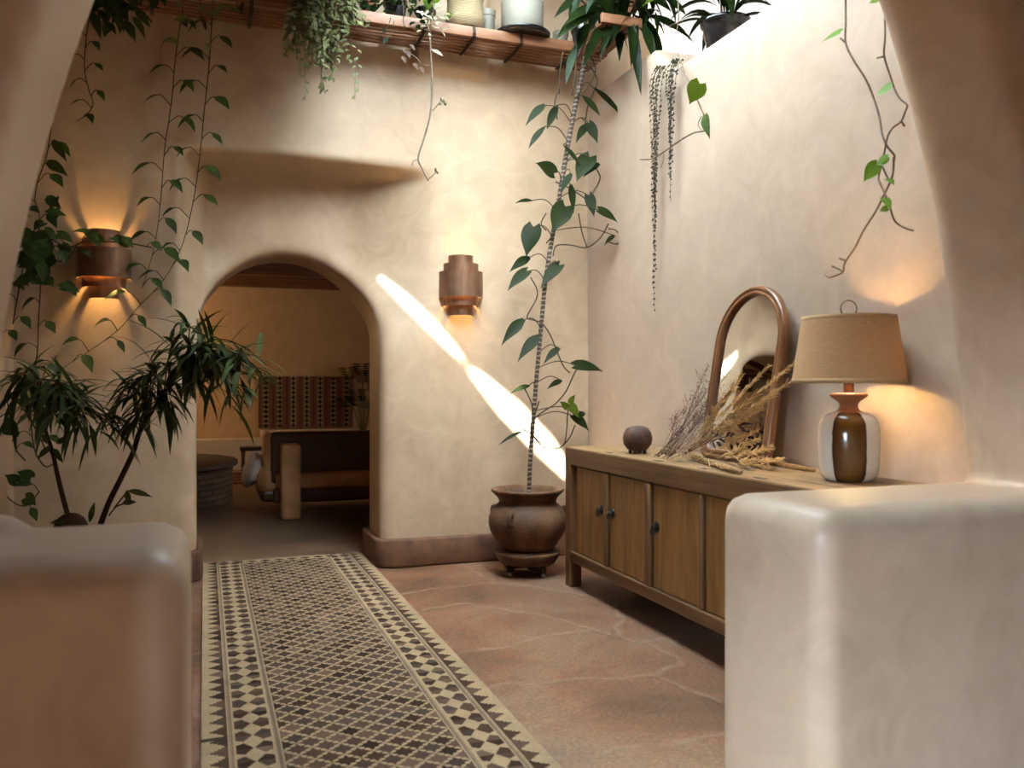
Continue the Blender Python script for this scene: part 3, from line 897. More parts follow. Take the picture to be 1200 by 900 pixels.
go = MB(); go.add([mp(s,t,.010) for s,t in outline(.047)], [tuple(range(n))]).build('mirror_glass', gm, mirror, smooth=False)

# ---- round brown pod on little feet
pc = P(747, 529, Z=CZ); pd = thing('round_seed_pot', (2.19, pc.y*2.19/pc.x, CZ), 'small round dark brown pod with tiny feet on the sideboard', 'ornament')
m, nt, b = new_mat('brown_clay'); n1 = noise(nt, coords(nt), 22, 5, .7)
L(nt, ramp(nt, n1, [(.35,(.034,.017,.011)),(.55,(.080,.040,.026)),(.75,(.14,.080,.055))]), b.inputs['Base Color']); b.inputs['Roughness'].default_value = .6; b.inputs['Specular IOR Level'].default_value = .2; bump(nt, n1, .25, .004, b)
px, py = pd.location.x, pd.location.y
MB().lathe([(0,.012),(.03,.013),(.055,.024),(.074,.05),(.080,.078),(.075,.108),(.058,.134),(.035,.146),(.012,.149),(0,.148)], (px,py,CZ), 32).build('body', m, pd)
for k in range(4):
    a = PI/4+k*PI/2
    MB().lathe([(.0,0),(.008,0),(.010,.008),(.009,.03),(0,.034)], (px+.04*math.cos(a), py+.04*math.sin(a), CZ), 10).build('foot', m, pd)

# ---- copper wall sconces
m, nt, b = new_mat('aged_copper'); n1 = noise(nt, coords(nt, (1,1,.06)), 60, 4, .6); n2 = noise(nt, coords(nt), 7, 4)
cc = mix(nt, .5, ramp(nt, n1, [(.3,(.15,.08,.045)),(.7,(.31,.17,.10))]), ramp(nt, n2, [(.3,(.13,.07,.04)),(.7,(.30,.165,.10))]))
L(nt, cc, b.inputs['Base Color']); b.inputs['Metallic'].default_value = .7; b.inputs['Roughness'].default_value = .45
M['copper'] = m
def sconce(u, v, wall_y, label):
    c = P(u, v, Y=wall_y-.02); c.y = wall_y
    t = thing('wall_sconce', tuple(c), label, 'wall lamp', 'copper wall sconces beside the arch')
    # a short band: (radius, bottom, top); the bands overlap a little so that light leaks between them
    def ring(name, r, z0, z1, th=.004):
        MB().lathe([(r,z0),(r,z1),(r-th,z1),(r-th,z0)], c, 36, PI-.16, 2*PI+.16, closed=True).build(name, M['copper'], t, auto=40)
    ring('shade_band', .148, -.087, .085)
    ring('shade_band', .118, .066, .140); ring('shade_band', .118, -.142, -.070)
    ring('shade_band', .083, .118, .196); ring('shade_band', .083, -.205, -.120)
    bp = MB().rbox((c.x-.05, c.y-.012, c.z-.09), (c.x+.05, c.y+.04, c.z+.09), .006, 2); bp.build('back_plate', M['dark_metal'], t)
    ar = MB(); ar.tube([(c.x,c.y-.012,c.z),(c.x,c.y-.05,c.z)], .010, 10, False); ar.build('bulb_holder', M['dark_metal'], t)
    MB().sphere((c.x,c.y-.065,c.z), .016, 12, 8).build('bulb', M['bulb'], t)
    l = light('sconce_light', 'POINT', (0,-.065,0), 18, (1,.62,.23), shadow_soft_size=.024); l.parent = t
    return t
sconce(541, 334, 5.515, 'copper tiered wall sconce to the right of the arch doorway')
sconce(121.5, 309, 5.515, 'copper tiered wall sconce left of the arch, draped with vine leaves')

# ---- big pot on its wheeled stand, beside the sideboard
bx, by = 1.915, 5.03
pot = thing('potted_climber', (bx, by, .165), 'tall heart leaved climber on banded pole in wide brown clay pot beside the sideboard', 'potted plant')
m, nt, b = new_mat('burnished_clay'); n1 = noise(nt, coords(nt), 4.5, 5, .65, .8); n2 = noise(nt, coords(nt, (1,1,3)), 30, 4)
cc = ramp(nt, n1, [(.3,(.040,.020,.010)),(.5,(.105,.052,.024)),(.7,(.19,.10,.045))])
cc = mix(nt, .4, cc, ramp(nt, n2, [(.3,(.6,.6,.6)),(.7,(1.3,1.3,1.3))]), 'MULTIPLY')
L(nt, cc, b.inputs['Base Color']); b.inputs['Roughness'].default_value = .62; b.inputs['Specular IOR Level'].default_value = .25; bump(nt, n2, .2, .004, b)
M['clay'] = m
pz = .165
pp = [(0,.0),(.145,.0),(.172,.010),(.185,.030),(.19,.036),(.192,.044),(.215,.075),(.238,.120),(.247,.165),(.244,.205),(.228,.245),(.200,.275),(.182,.290),(.180,.302),(.190,.325),(.215,.350),(.226,.360),(.230,.368),(.228,.376),(.220,.379),(.205,.374),(.188,.355),(.168,.325),(.160,.31),(0,.305)]
MB().lathe(pp, (bx,by,pz), 56).build('pot', m, pot)
for ang_ in (-.42, 2.0, 4.1):
    a = math.atan2(-by, -bx) + ang_
    ca, sa = math.cos(a), math.sin(a)
    lug = MB(); pts = []
    for (r, z) in ((.236,.235),(.268,.238),(.276,.215),(.270,.185),(.246,.172)): pts.append((bx+r*ca, by+r*sa, pz+z))
    lug.tube(pts, .017, 8); lug.build('lug', m, pot)
MB().lathe([(0,.318),(.12,.322),(.166,.318)], (bx,by,pz), 30).build('soil', M['soil'], pot)
stand = thing('plant_stand', (bx, by, 0), 'wheeled pot stand with saucer under the clay pot', 'plant stand')
MB().lathe([(0,.075),(.14,.075),(.172,.080),(.19,.105),(.202,.135),(.204,.150),(.198,.156),(.188,.154),(.180,.160),(0,.162)], (bx,by,0), 48).build('saucer', m, stand)
sb_ = MB().box((bx-.15,by-.02,.045),(bx+.15,by+.02,.075)); sb_.box((bx-.02,by-.15,.045),(bx+.02,by+.15,.075)); sb_.build('cross_frame', M['dark_metal'], stand, bevel=.003, smooth=False)
chrome = simple('caster_metal', (.45,.43,.40), .22, 1, .1)
for k in range(4):
    a = -PI/2 + .35 + k*PI/2 
    cx_, cy_ = bx+.145*math.cos(a), by+.145*math.sin(a)
    k1 = MB().lathe([(.008,.03),(.02,.034),(.024,.06),(.018,.076),(0,.078)], (cx_,cy_,0), 12); kk = k1.build('caster', M['dark_metal'], stand)
    wq = MB(); tmp = MB().lathe([(0,-.010),(.016,-.010),(.020,-.006),(.020,.006),(.016,.010),(0,.010)], (0,0,0), 16)
    wq.add([(cx_+z*CT, cy_-z*ST-.0, .0205+x) if False else (cx_ + z, cy_ + y, .0205 + x) for x, y, z in tmp.v], tmp.f)
    wq.build('wheel', chrome, kk)

# ---- slatted shelf along the back wall, roped together
SY0, SY1, SZ = 5.17, 5.50, 3.40
shelf = thing('slatted_shelf', (.7, 5.33, SZ), 'long cedar slat plant shelf high on the back wall', 'shelf')
xl, xr = -1.0, 2.545
for k in range(7):
    y0 = SY0 + .048*k
    hgt = .062 if k == 0 else .022
    s_ = MB().rbox((xl, y0, SZ), (xr, y0+(.034 if k == 0 else .025), SZ+hgt if k else SZ+.066), .004, 2); s_.build('slat', M['slat'], shelf)
for x in (-.85,-.3,.25,.8,1.28,1.60,1.92,2.3):
    cb = MB().box((x, SY0+.035, SZ+.022), (x+.03, SY1+.01, SZ+.06)); cb.build('cross_bar', M['slat_y'], shelf, smooth=False)
    rp = MB()
    for (dx, off) in ((0,0),(.012,.002)):
        rp.tube([(x+dx, SY0-.003, SZ+.068),(x+dx, SY0-.005, SZ-.004),(x+dx+.004, SY0+.1, SZ-.006),(x+dx, SY0+.33, SZ-.004)], .0045, 6, False)
    rp.build('rope_tie', M['dark_metal'], shelf)
for x in (-.6, 1.0):
    br_ = MB().rbox((x, SY0+.02, SZ-.07), (x+.06, SY1+.06, SZ-.001), .004, 2)
side = thing('slatted_side_shelf', (2.43, 4.98, SZ), 'short cedar slat shelf turning the corner along the right wall', 'shelf')
for k in range(6):
    x0 = 2.285 + .044*k
    MB().rbox((x0, 4.72, SZ+.0), (x0+.026, 5.165, SZ+.022), .004, 2).build('slat', M['slat_y'], side)
MB().rbox((2.27, 4.69, SZ-.0), (2.545, 4.72, SZ+.06), .004, 2).build('front_rail', M['slat'], side)
MB().box((2.29, 4.95, SZ+.022),(2.54,4.98,SZ+.06)).build('cross_bar', M['slat'], side, smooth=False)
ST_ = SZ + .066      # top of the shelf front slat

# ---- pots on the shelf
def shelf_pos(u, Y): p = P(u, 25, Y=Y); return p.x, Y
x, y = shelf_pos(545, 5.28)
bk, nt, b = new_mat('woven_straw'); wv = nt.nodes.new('ShaderNodeTexWave'); wv.bands_direction='Z'; wv.inputs['Scale'].default_value=40; wv.inputs['Distortion'].default_value=3; L(nt, coords(nt), wv.inputs['Vector'])
L(nt, ramp(nt, wv.outputs['Fac'], [(.2,(.12,.08,.035)),(.8,(.27,.19,.095))]), b.inputs['Base Color']); b.inputs['Roughness'].default_value=.85; bump(nt, wv.outputs['Fac'], .5, .006, b)
o = MB().lathe([(0,0),(.095,0),(.115,.012),(.125,.05),(.127,.075),(.118,.08),(.116,.20),(.122,.215),(.116,.22),(.105,.20),(0,.17)], (x,y,ST_), 40).build('straw_basket', bk)
tag(o, 'round woven straw basket pot on the cedar shelf', 'basket')
x, y = shelf_pos(612, 5.245)
ep = thing('enamel_pot', (x,y,ST_+.024), 'white enamel planter standing in a black dish on the shelf', 'plant pot')
MB().lathe([(0,0),(.132,0),(.140,.008),(.140,.20),(.136,.205),(.130,.20),(.128,.17),(0,.16)], (x,y,ST_+.024), 44).build('body', M['enamel'], ep, auto=45)
MB().lathe([(0,.165),(.129,.168)], (x,y,ST_+.024), 24).build('soil', M['soil'], ep)
o = MB().lathe([(0,0),(.15,0),(.178,.008),(.186,.022),(.182,.026),(.165,.02),(0,.018)], (x,y,ST_), 44).build('black_dish', M['black_glaze'])
tag(o, 'shallow black dish under the white enamel planter', 'dish')
def plain_pot(u, Y, r, h, mat, name, label, rim=.01):
    x, y = shelf_pos(u, Y)
    t = thing(name, (x,y,ST_-.006), label, 'plant pot')
    MB().lathe([(0,0),(r*.72,0),(r*.76,.006),(r*.95,h*.82),(r+rim*.2,h*.84),(r+rim*.4,h),(r-.008,h),(r*.9,h*.86),(0,h*.84)], (x,y,ST_-.006), 36).build('body', mat, t, auto=40)
    MB().lathe([(0,h*.87),(r*.88,h*.86)], (x,y,ST_-.006), 20).build('soil', M['soil'], t)
    return t
plain_pot(571, 5.445, .055, .24, M['white_pot'], 'ceramic_pot', 'pale ceramic pot at the back of the shelf between basket and enamel planter')
plain_pot(657, 5.44, .052, .17, M['white_pot'], 'ceramic_pot', 'pale ceramic pot half hidden behind the enamel planter, right side')
plain_pot(431, 5.32, .055, .13, M['terracotta'], 'terracotta_pot', 'small terracotta pot on the shelf beside the trailing silver green plant')
mxp = plain_pot(463, 5.34, .075, .16, M['black_glaze'], 'mixed_shelf_plant', 'dark leaved shelf plant in black pot between the silver green plant and the basket')
tr = plain_pot(392, 5.34, .10, .18, M['terracotta'], 'trailing_plant', 'bushy silver green plant with small leaves spilling over the shelf edge')
bl_ = plain_pot(499, 5.36, .065, .15, M['black_glaze'], 'round_leaf_plant', 'plant with bright green rounded leaf in black pot beside the straw basket')
sl = plain_pot(684, 5.33, .085, .17, M['black_glaze'], 'strap_leaf_plant', 'large dark plant with long strap leaves spilling over the right end of the shelf')

# ---- black pot with a plant on top of the right wall
wp = P(850, 48, X=2.70)
wpot = thing('strap_leaf_plant', (wp.x, wp.y, 3.04), 'black glazed pot with strap leaf plant on top of the right wall', 'potted plant')
MB().lathe([(0,0),(.085,0),(.10,.01),(.118,.10),(.122,.13),(.135,.137),(.137,.155),(.128,.158),(.118,.14),(0,.13)], (wp.x,wp.y,3.04), 36).build('pot', M['black_glaze'], wpot)
wl = MB()
for k in range(26):
    a = random.uniform(0, 2*PI); e = random.uniform(.2, 1.3)
    leaf(wl, (wp.x+.05*math.cos(a), wp.y+.05*math.sin(a), 3.18+random.uniform(0,.12)), (math.cos(a)*math.cos(e), math.sin(a)*math.cos(e), math.sin(e)), random.uniform(.22,.36), random.uniform(.035,.055), (0,0,1), 'lance', random.uniform(1.2,2.4), .25)
wl.build('foliage', M['dark_leaf'], wpot)
ws = MB()
for k in range(3): ws.tube([(wp.x+.02*k-.02,wp.y,3.16),(wp.x+.03*k-.03,wp.y+.02*k,3.36)], .006, 6, False)
ws.build('stem', M['brown_stem'], wpot)

# ---- the room beyond: sofa, sheepskin, bench textile, stool, hearth, rug, plant
sofa = thing('leather_sofa', (1.3, 8.15, 0), 'tan and dark brown leather sofa seen from behind through the arch', 'sofa')
s_ = MB().rbox((.56, 7.95, .30), (2.5, 8.10, .765), .035, 4); s_.build('backrest', M['leather_dk'], sofa)
s_ = MB().rbox((.50, 7.99, .30), (.585, 8.35, .762), .035, 4); s_.build('side_cushion', M['leather'], sofa)
s_ = MB().rbox((.60, 7.90, .245), (2.5, 8.03, .40), .04, 4); s_.build('back_roll', M['leather'], sofa)
s_ = MB().rbox((.58, 7.94, .12), (2.5, 8.8, .262), .03, 4); s_.build('base', M['leather_dk'], sofa)
s_ = MB().rbox((.44, 7.97, .20), (2.5, 8.85, .46), .10, 6); s_.build('seat_cushion', M['leather'], sofa)
s_ = MB().rbox((.47, 7.99, .13), (.75, 8.83, .25), .05, 4); s_.build('seat_skirt', M['leather_dk'], sofa)
s_ = MB().rbox((.63, 7.72, .0), (.80, 7.93, .67), .035, 4); s_.build('arm', M['leather'], sofa)
s_ = MB().rbox((2.3, 7.72, .0), (2.48, 7.93, .67), .035, 4); s_.build('arm', M['leather'], sofa)
fl = bmesh.new()
bmesh.ops.create_icosphere(fl, subdivisions=4, radius=1)
q = MB()
for v in fl.verts:
    v.co *= 1 + random.uniform(-.035,.035)
fl.verts.index_update()
q.add([(.43+v.co.x*.105, 8.38+v.co.y*.34, .415+v.co.z*.15 - .10*max(0,-v.co.x)) for v in fl.verts], [[v.index for v in f.verts] for f in fl.faces]); fl.free()
o = q.build('sheepskin', M['fleece']); tag(o, 'white sheepskin draped over the left end of the leather sofa', 'throw')

def textile_colours(I, J):
    nx, ny = 120, 66
    C = np.zeros(I.shape+(3,)); C[:] = (.20,.105,.082)
    x = I/nx*7.0
    f = np.abs((x % 1) - .5)
    C[f > .44] = (.10,.055,.05)
    C[(f < .40) & (f > .33)] = (.15,.075,.06)
    inner = f < .19
    C[inner] = (.05,.032,.028)
    row = (J % 6)
    d = np.abs(row-2.5)/3 + f/.19
    C[inner & (d > 1.0)] = (.33,.27,.19)
    C[inner & (d <= .75)] = (.022,.018,.018)
    C[(np.abs(f-.215) < .02)] = (.12,.13,.10)
    return C
tx = face_colour_grid('striped_blanket', 120, 66, (1.36/120, .76/66), textile_colours, M['wool'], lambda X, Y: .012*np.sin(X*9)*(1-Y/.8)+.012*(X>1.2)*(X-1.2)*6, .02)
p0 = P(303, 503, Y=12.93)
tx.location = (p0.x, 12.945, .555); tx.rotation_euler = (PI/2, 0, 0)
tag(tx, 'rose brown striped blanket with dark diamond columns hung above the plaster bench', 'blanket')
o = MB().rbox((p0.x+.02, 12.52, .425), (3.3, 12.95, .535), .03, 3).build('bench_cushion', M['white_plaster'])
tag(o, 'pale flat bench cushion on the plaster ledge below the striped blanket', 'cushion')
stl = thing('side_stool', (.42, 11.9, 0), 'small dark wooden stool by the plaster bench, left of the sofa', 'stool')
sp_ = P(297, 535, Y=11.75); sx = sp_.x
stl.location.x = sx
MB().rbox((sx-.17, 11.6, .327), (sx+.30, 11.9, .372), .008, 2).build('seat', M['dark_wood'], stl)
for ax_ in (-.13, .26):
    for ay in (11.64, 11.86):
        MB().lathe([(.0,0),(.012,0),(.022,.1),(.018,.2),(.026,.315),(0,.316)], (sx+ax_, ay, .012), 10).build('leg', M['dark_wood'], stl)
hm, nt, b = new_mat('stacked_stone')
tb = nt.nodes.new('ShaderNodeTexBrick'); 
tc = nt.nodes.new('ShaderNodeTexCoord'); L(nt, tc.outputs['UV'], tb.inputs['Vector'])
tb.inputs['Scale'].default_value = 1; tb.inputs['Brick Width'].default_value = .19; tb.inputs['Row Height'].default_value = .055; tb.inputs['Mortar Size'].default_value = .006
tb.offset = .37; tb.squash = .7; tb.squash_frequency = 3
tb.inputs['Color1'].default_value = (.13,.075,.045,1); tb.inputs['Color2'].default_value = (.08,.045,.028,1); tb.inputs['Mortar'].default_value = (.03,.02,.015,1)
n1 = noise(nt, coords(nt), 12, 5)
L(nt, mix(nt, .6, tb.outputs['Color'], ramp(nt, n1, [(.3,(.6,.6,.6)),(.7,(1.4,1.35,1.3))]), 'MULTIPLY'), b.inputs['Base Color']); b.inputs['Roughness'].default_value = .8
bump(nt, tb.outputs['Fac'], -.8, .02, b)
hearth = thing('stone_hearth', (-.72, 9.45, 0), 'round raised stone hearth with dark slab top inside the far room', 'hearth')
hb = MB().lathe([(1.0,0),(1.0,.36)], (-.72,9.45,0), 64)
ho = hb.build('stone_base', hm, hearth)
uvl = ho.data.uv_layers.new(name='UVMap')
for poly in ho.data.polygons:
    for li in poly.loop_indices:
        vi = ho.data.loops[li].vertex_index
        x, y, z = ho.data.vertices[vi].co
        k = vi//2
        a = 2*PI*k/64
        if poly.index == 63 and k == 0: a = 2*PI
        uvl.data[li].uv = (a*1.0, z)
MB().lathe([(0,.36),(1.04,.36),(1.05,.37),(1.05,.405),(1.03,.415),(0,.415)], (-.72,9.45,0), 64).build('slab_top', simple('hearth_slab',(.06,.036,.024),.6,0,.3,4), hearth, auto=40)
def inner_rug(I, J):
    C = np.zeros(I.shape+(3,)); C[:] = (.075,.03,.024)
    C[((I//4 + J//4) % 3) == 0] = (.20,.13,.09)
    C[((I//3 - J//3) % 5) == 0] = (.04,.03,.035)
    return C
ir = face_colour_grid('woven_rug', 60, 44, (.03,.03), inner_rug, M['wool'], None, .008); ir.location = (.1, 10.75, .0)
tag(ir, 'dark red patterned rug on the floor of the far room', 'rug')
# plant by the right jamb in the far room
pc_ = P(418, 470, Y=12.3)
fp = thing('potted_fern', (pc_.x+.10, 12.3, 0), 'dark cut leaf plant in far room at the right edge of the arch', 'potted plant')
fx = pc_.x+.10
MB().lathe([(0,0),(.13,0),(.16,.05),(.18,.33),(.17,.34),(.15,.31),(0,.3)], (fx,12.3,0), 30).build('pot', M['clay'], fp)
fl_ = MB(); fs_ = MB()
for (u, v) in ((408,436),(425,440),(418,462),(405,470),(430,470),(424,432),(440,450),(445,430)):
    tip = P(u, v, Y=12.3+random.uniform(-.15,.15))
    b0 = V(fx, 12.3, .32); mid = (b0+tip)/2 + V(0,0,.18)
    fs_.tube([b0, mid, tip], .008, 6)
    dr = (tip-mid).normalized()
    for s in (-1,1):
        for k in range(6):
            a = tip - dr*(.03*k) + dr*.05
            leaf(fl_, a, dr*.5 + RIGHT*s*.9 + V(0,0,-.1), .17-.012*k, .035, (0,-.6,.8), 'lance', .8, .1)
fl_.build('foliage', M['dark_leaf'], fp); fs_.build('stem', M['green_stem'], fp)
# ================================================================== PLANTS
def pix_path(pts, **kw):
    return [P(u, v, **kw) for u, v in pts]

def pt(p, depth):
    """pixel (u,v) or (u,v,extra) with a room depth function"""
    return depth(*p)

def vine_leaves(lm, sm, path, spacing, size, kind='pothos', pet=.05, start=.02, alt=1, W=.62, out=RIGHT, stem_r=.002, jit=.25, down=.35, skip=0.0, both=False):
    pts = path_pts(path, spacing)
    side = alt
    for i, p in enumerate(pts):
        if i == 0 or random.random() < skip: continue
        t = (pts[min(i+1, len(pts)-1)] - pts[i-1]).normalized()
        for sd in ((1, -1) if both else (side,)):
            o = (out*sd + Vector((random.uniform(-jit,jit), random.uniform(-.5,.1), random.uniform(-jit,jit)))).normalized()
            o = (o - t*o.dot(t)*.6).normalized()
            pl = pet*random.uniform(.7,1.3)
            kn = p + o*pl*.6 + Vector((0,0,pl*.55)); b = p + o*pl + Vector((0,0,pl*.5))
            sm.tube([p, kn, b], stem_r*.7, 5)
            sz = size*random.uniform(.75,1.2)
            d = (o + Vector((0,0,-down)) + t*.15).normalized()
            nrm = (Vector((0,0,1))*.8 - FWD*.7 + o*.25)
            leaf(lm, b, d, sz, sz*W*random.uniform(.85,1.1), nrm, kind, random.uniform(.5,1.2), random.uniform(.1,.35))
        side = -side

# ---- pothos vines on the left wall -----------------------------------------
YB = 5.40
def strand(name, label, pix, Y, spacing, size, stem_r=.0035, kind='pothos', leafm='pothos', stemm='vine_stem', group=None, extra=(), wob=.03, **kw):
    path = [P(u, v, Y=Y + (wob*math.sin(i*1.7) if i else 0)) for i, (u, v) in enumerate(pix)]
    t = thing(name, tuple(path[0]), label, 'vine', group)
    sm = MB(); lm = MB()
    sm.tube(path, [stem_r*(1-.5*i/(len(path)-1)) for i in range(len(path))], 6)
    vine_leaves(lm, sm, path, spacing, size, kind, stem_r=stem_r, **kw)
    for (a, b, w) in extra:
        pa = P(a[0], a[1], Y=Y-.03); pb = P(b[0], b[1], Y=Y-.06)
        leaf_to(lm, pa, pb, w, None, kind)
    sm.build('stem', M[stemm], t); lm.build('foliage', M[leafm], t)
    return t
VG = None
strand('pothos_vine', 'straight green vine from the shelf, left strand of the pair beside the arch', [(214,10),(209,43),(205,73),(202,110),(197,147),(193,173),(190,213),(187,247),(182,283),(174,315),(166,338)], YB, .10, .115, pet=.075, W=.50, jit=.15)
strand('pothos_vine', 'long green vine curving from the shelf under the left copper sconce', [(249,10),(246,63),(243,97),(239,133),(236,167),(232,200),(227,233),(218,273),(208,300),(190,330),(160,362),(138,387),(102,413),(80,427),(66,438)], YB+.02, .10, .11, pet=.075, W=.50, jit=.15, alt=-1)
strand('pothos_vine', 'short hooked green vine hanging at the upper left beside the front arch', [(106,12),(101,45),(99,80),(104,105),(109,122),(101,135),(89,142)], YB-.25, .07, .07, pet=.05, W=.48)
strand('pothos_vine', 'green vine climbing at the left edge from the leaf clump beside the front arch', [(60,150),(54,185),(44,213),(41,235),(46,250),(44,275),(38,300)], YB-.1, .11, .11, pet=.08, W=.5,
       extra=(((62,165),(78,190),.05),((55,190),(80,207),.06),((54,232),(72,245),.06)))
# leaf clump with trailing ends
cl = thing('pothos_plant', tuple(P(40,275,Y=5.3)), 'dense clump of heart leaved vine left of the left copper sconce', 'vine')
sm, lm = MB(), MB()
runs = [[(44,262),(52,285),(62,305),(78,303),(90,288)],[(40,270),(30,300),(12,320),(6,345),(3,385),(2,430),(4,470)],[(46,280),(48,310),(47,345),(45,380),(44,410),(40,440),(36,480),(40,525),(52,546),(62,544)],
        [(40,440),(44,470),(45,505),(55,530)],[(60,280),(80,290),(98,283),(120,283),(150,285),(178,290)],[(30,300),(22,340),(15,380)],[(-6,560),(4,577),(18,590),(32,592),(46,576)],[(-4,455),(6,462),(14,500),(18,525),(30,540)]]
for i, rn in enumerate(runs):
    pa = [P(u, v, Y=5.30+.05*math.sin(k+i) - (.0 if i != 4 else .02)) for k, (u, v) in enumerate(rn)]
    if i == 4: pa = [P(u, v, Y=5.31) for u, v in rn]
    sm.tube(pa, [.0035]*len(pa), 6)
    vine_leaves(lm, sm, pa, .085 if i in (0,4) else .125, .085, 'pothos', .05, W=.62, stem_r=.003, jit=.5, alt=1 if i % 2 else -1)
for k in range(62):
    u = random.gauss(42, 17); v = random.gauss(292, 22)
    b = P(max(10,u), v, Y=random.uniform(5.16,5.38))
    d = Vector((random.uniform(-1,1), random.uniform(-.7,.2), random.uniform(-.9,.4)))
    leaf(lm, b, d, random.uniform(.07,.115), random.uniform(.05,.075), (random.uniform(-.4,.4), -1, .8), 'heart', .8, .2)
for a, b, w in (((20,565),(6,556),.05),((36,560),(20,552),.055),((30,583),(42,592),.06),((6,498),(22,512),.07),((118,284),(98,272),.05),((150,286),(128,278),.05)):
    leaf_to(lm, P(*a, Y=5.27), P(*b, Y=5.25), w*1.3, None, 'heart')
sm.build('stem', M['vine_stem'], cl); lm.build('foliage', M['pothos'], cl)
# leafy mass at the top left of the shelf
tl = thing('pothos_plant', tuple(P(135,20,Y=5.15)), 'leafy green plant spilling over the shelf at the upper left', 'vine')
sm, lm = MB(), MB()
for rn in ([(128,-12),(133,5),(138,20),(143,30)],[(128,-12),(120,0),(112,8),(106,12)],[(128,-12),(150,5),(165,12),(178,26)],[(128,-12),(125,10),(121,30)]):
    pa = [P(u, v, Y=5.15) for u, v in rn]; sm.tube(pa, .004, 6); vine_leaves(lm, sm, pa, .07, .09, 'pothos', .03, W=.55, jit=.8)
for k in range(34):
    b = P(random.gauss(136, 15), random.gauss(6, 13), Y=random.uniform(5.05,5.2))
    leaf(lm, b, (random.uniform(-1,1), random.uniform(-.6,.1), random.uniform(-1,.1)), random.uniform(.09,.15), random.uniform(.035,.06), (random.uniform(-.4,.4),-1,.6), 'pothos', .9, .25)
for a, b, w in (((160,12),(176,33),.05),((128,28),(122,44),.05),((182,-2),(178,13),.05),((190,-8),(194,8),.05),((138,22),(145,38),.04)):
    leaf_to(lm, P(*a, Y=5.12), P(*b, Y=5.1), w, None, 'pothos')
sm.build('stem', M['brown_stem'], tl); lm.build('foliage', M['pothos'], tl)
# brown dried leaf stems over the shelf near the pair of vines
tw = thing('dry_leaf_vine', tuple(P(232,8,Y=5.15)), 'pale and brown leaf tufts hanging at the shelf above the pair of vines', 'vine')
sm, lm, lm2 = MB(), MB(), MB()
for rn in ([(214,-6),(214,12),(213,23)],[(235,-6),(234,8),(236,22),(241,35)],[(250,-4),(249,12),(247,28)],[(275,-8),(278,5),(281,16)]):
    pa = [P(u, v, Y=5.15) for u, v in rn]; sm.tube(pa, .003, 6)
for a, b, w in (((222,23),(202,24),.05),((232,8),(244,18),.03),((206,4),(214,11),.03),((250,10),(258,22),.04),((262,8),(284,15),.035),((209,50),(194,47),.05),((246,58),(240,50),.04),((257,10),(268,6),.05),((244,20),(252,14),.05)):
    leaf_to(lm, P(*a, Y=5.14), P(*b, Y=5.12), w, None, 'pothos')
for a, b, w in (((215,23),(219,32),.03),((236,20),(242,35),.025),((285,2),(282,18),.035)):
    leaf_to(lm2, P(*a, Y=5.14), P(*b, Y=5.12), w, None, 'lance')
sm.build('stem', M['vine_stem'], tw); lm.build('foliage', M['grey_leaf'], tw); lm2.build('dry_foliage', M['brown_stem'], tw)

# ---- trailing small leaved plant over the shelf ------------------------------
sm, lm = MB(), MB()
for k in range(64):
    u0 = random.uniform(345, 420); 
    ln = max(6, random.gauss(62, 26)*(1-abs(u0-380)/95.))
    if u0 > 405: ln *= .55
    y0 = random.uniform(5.0, 5.16)
    p = [P(u0, random.uniform(-14,0), Y=y0+.03)]
    du = random.uniform(-14, 14)
    for q in range(1, 5): p.append(P(u0+du*q/4+random.uniform(-3,3)+(u0-378)*.10*q/4, 4+ln*q/4, Y=y0-.02*math.sin(q)))
    sm.tube(p, .0018, 4)
    for b in path_pts(p, .027):
        d = Vector((random.uniform(-1,1), random.uniform(-.9,.2), random.uniform(-1,.5)))
        leaf(lm, b, d, random.uniform(.034,.062), random.uniform(.016,.026), (random.uniform(-.5,.5),-1,.8), 'oval', .5, .2, seg=4)
for (u, v) in ((358,118),(378,105),(416,118),(352,92),(347,70),(420,108)):
    p = [P(u+random.uniform(-3,3), v-50, Y=5.08), P(u, v-25, Y=5.08), P(u, v, Y=5.08)]
    sm.tube(p, .0014, 4)
    for b in path_pts(p, .045): leaf(lm, b, (random.uniform(-1,1),-.3,-.6), .034, .016, (0,-1,.5), 'oval', .5, .2, seg=4)
sm.build('stem', M['brown_stem'], tr); lm.build('foliage', M['grey_leaf'], tr)

# ---- dark leaves, round bright leaf and white sprays beside the basket ----------
sm, lm = MB(), MB()
for k in range(70):
    u = random.uniform(420, 505); b = P(u, random.uniform(-22, 14), Y=random.uniform(5.18,5.36))
    leaf(lm, b, (random.uniform(-1,1), random.uniform(-.8,.1), random.uniform(-.8,.6)), random.uniform(.06,.11), random.uniform(.02,.04), (random.uniform(-.5,.5),-1,.7), 'lance', .8, .2)
for rn in ([(470,-6),(473,10),(473,28),(479,34)],[(458,20),(455,30),(447,40)],[(462,24),(459,38),(452,48)],[(505,18),(500,30),(506,40)]):
    sm.tube([P(u, v, Y=5.12) for u, v in rn], .003, 5)
for a, b in (((452,38),(447,34)),((455,44),(450,52)),((449,46),(444,44)),((486,26),(480,30)),((488,30),(492,34)),((492,24),(498,28)),((478,14),(485,11))):
    leaf_to(lm, P(*a, Y=5.12), P(*b, Y=5.1), .03, None, 'oval')
sm.build('stem', M['vine_stem'], mxp); lm.build('foliage', M['dark_leaf'], mxp)
lm, sm = MB(), MB()
leaf_to(lm, P(512,-12,Y=5.22), P(499,16,Y=5.18), .13, -FWD+V(0,0,.3), 'heart'); leaf_to(lm, P(522,20,Y=5.18), P(531,16,Y=5.16), .05, None, 'oval'); leaf_to(lm, P(520,18,Y=5.18), P(527,24,Y=5.16), .04, None, 'oval')
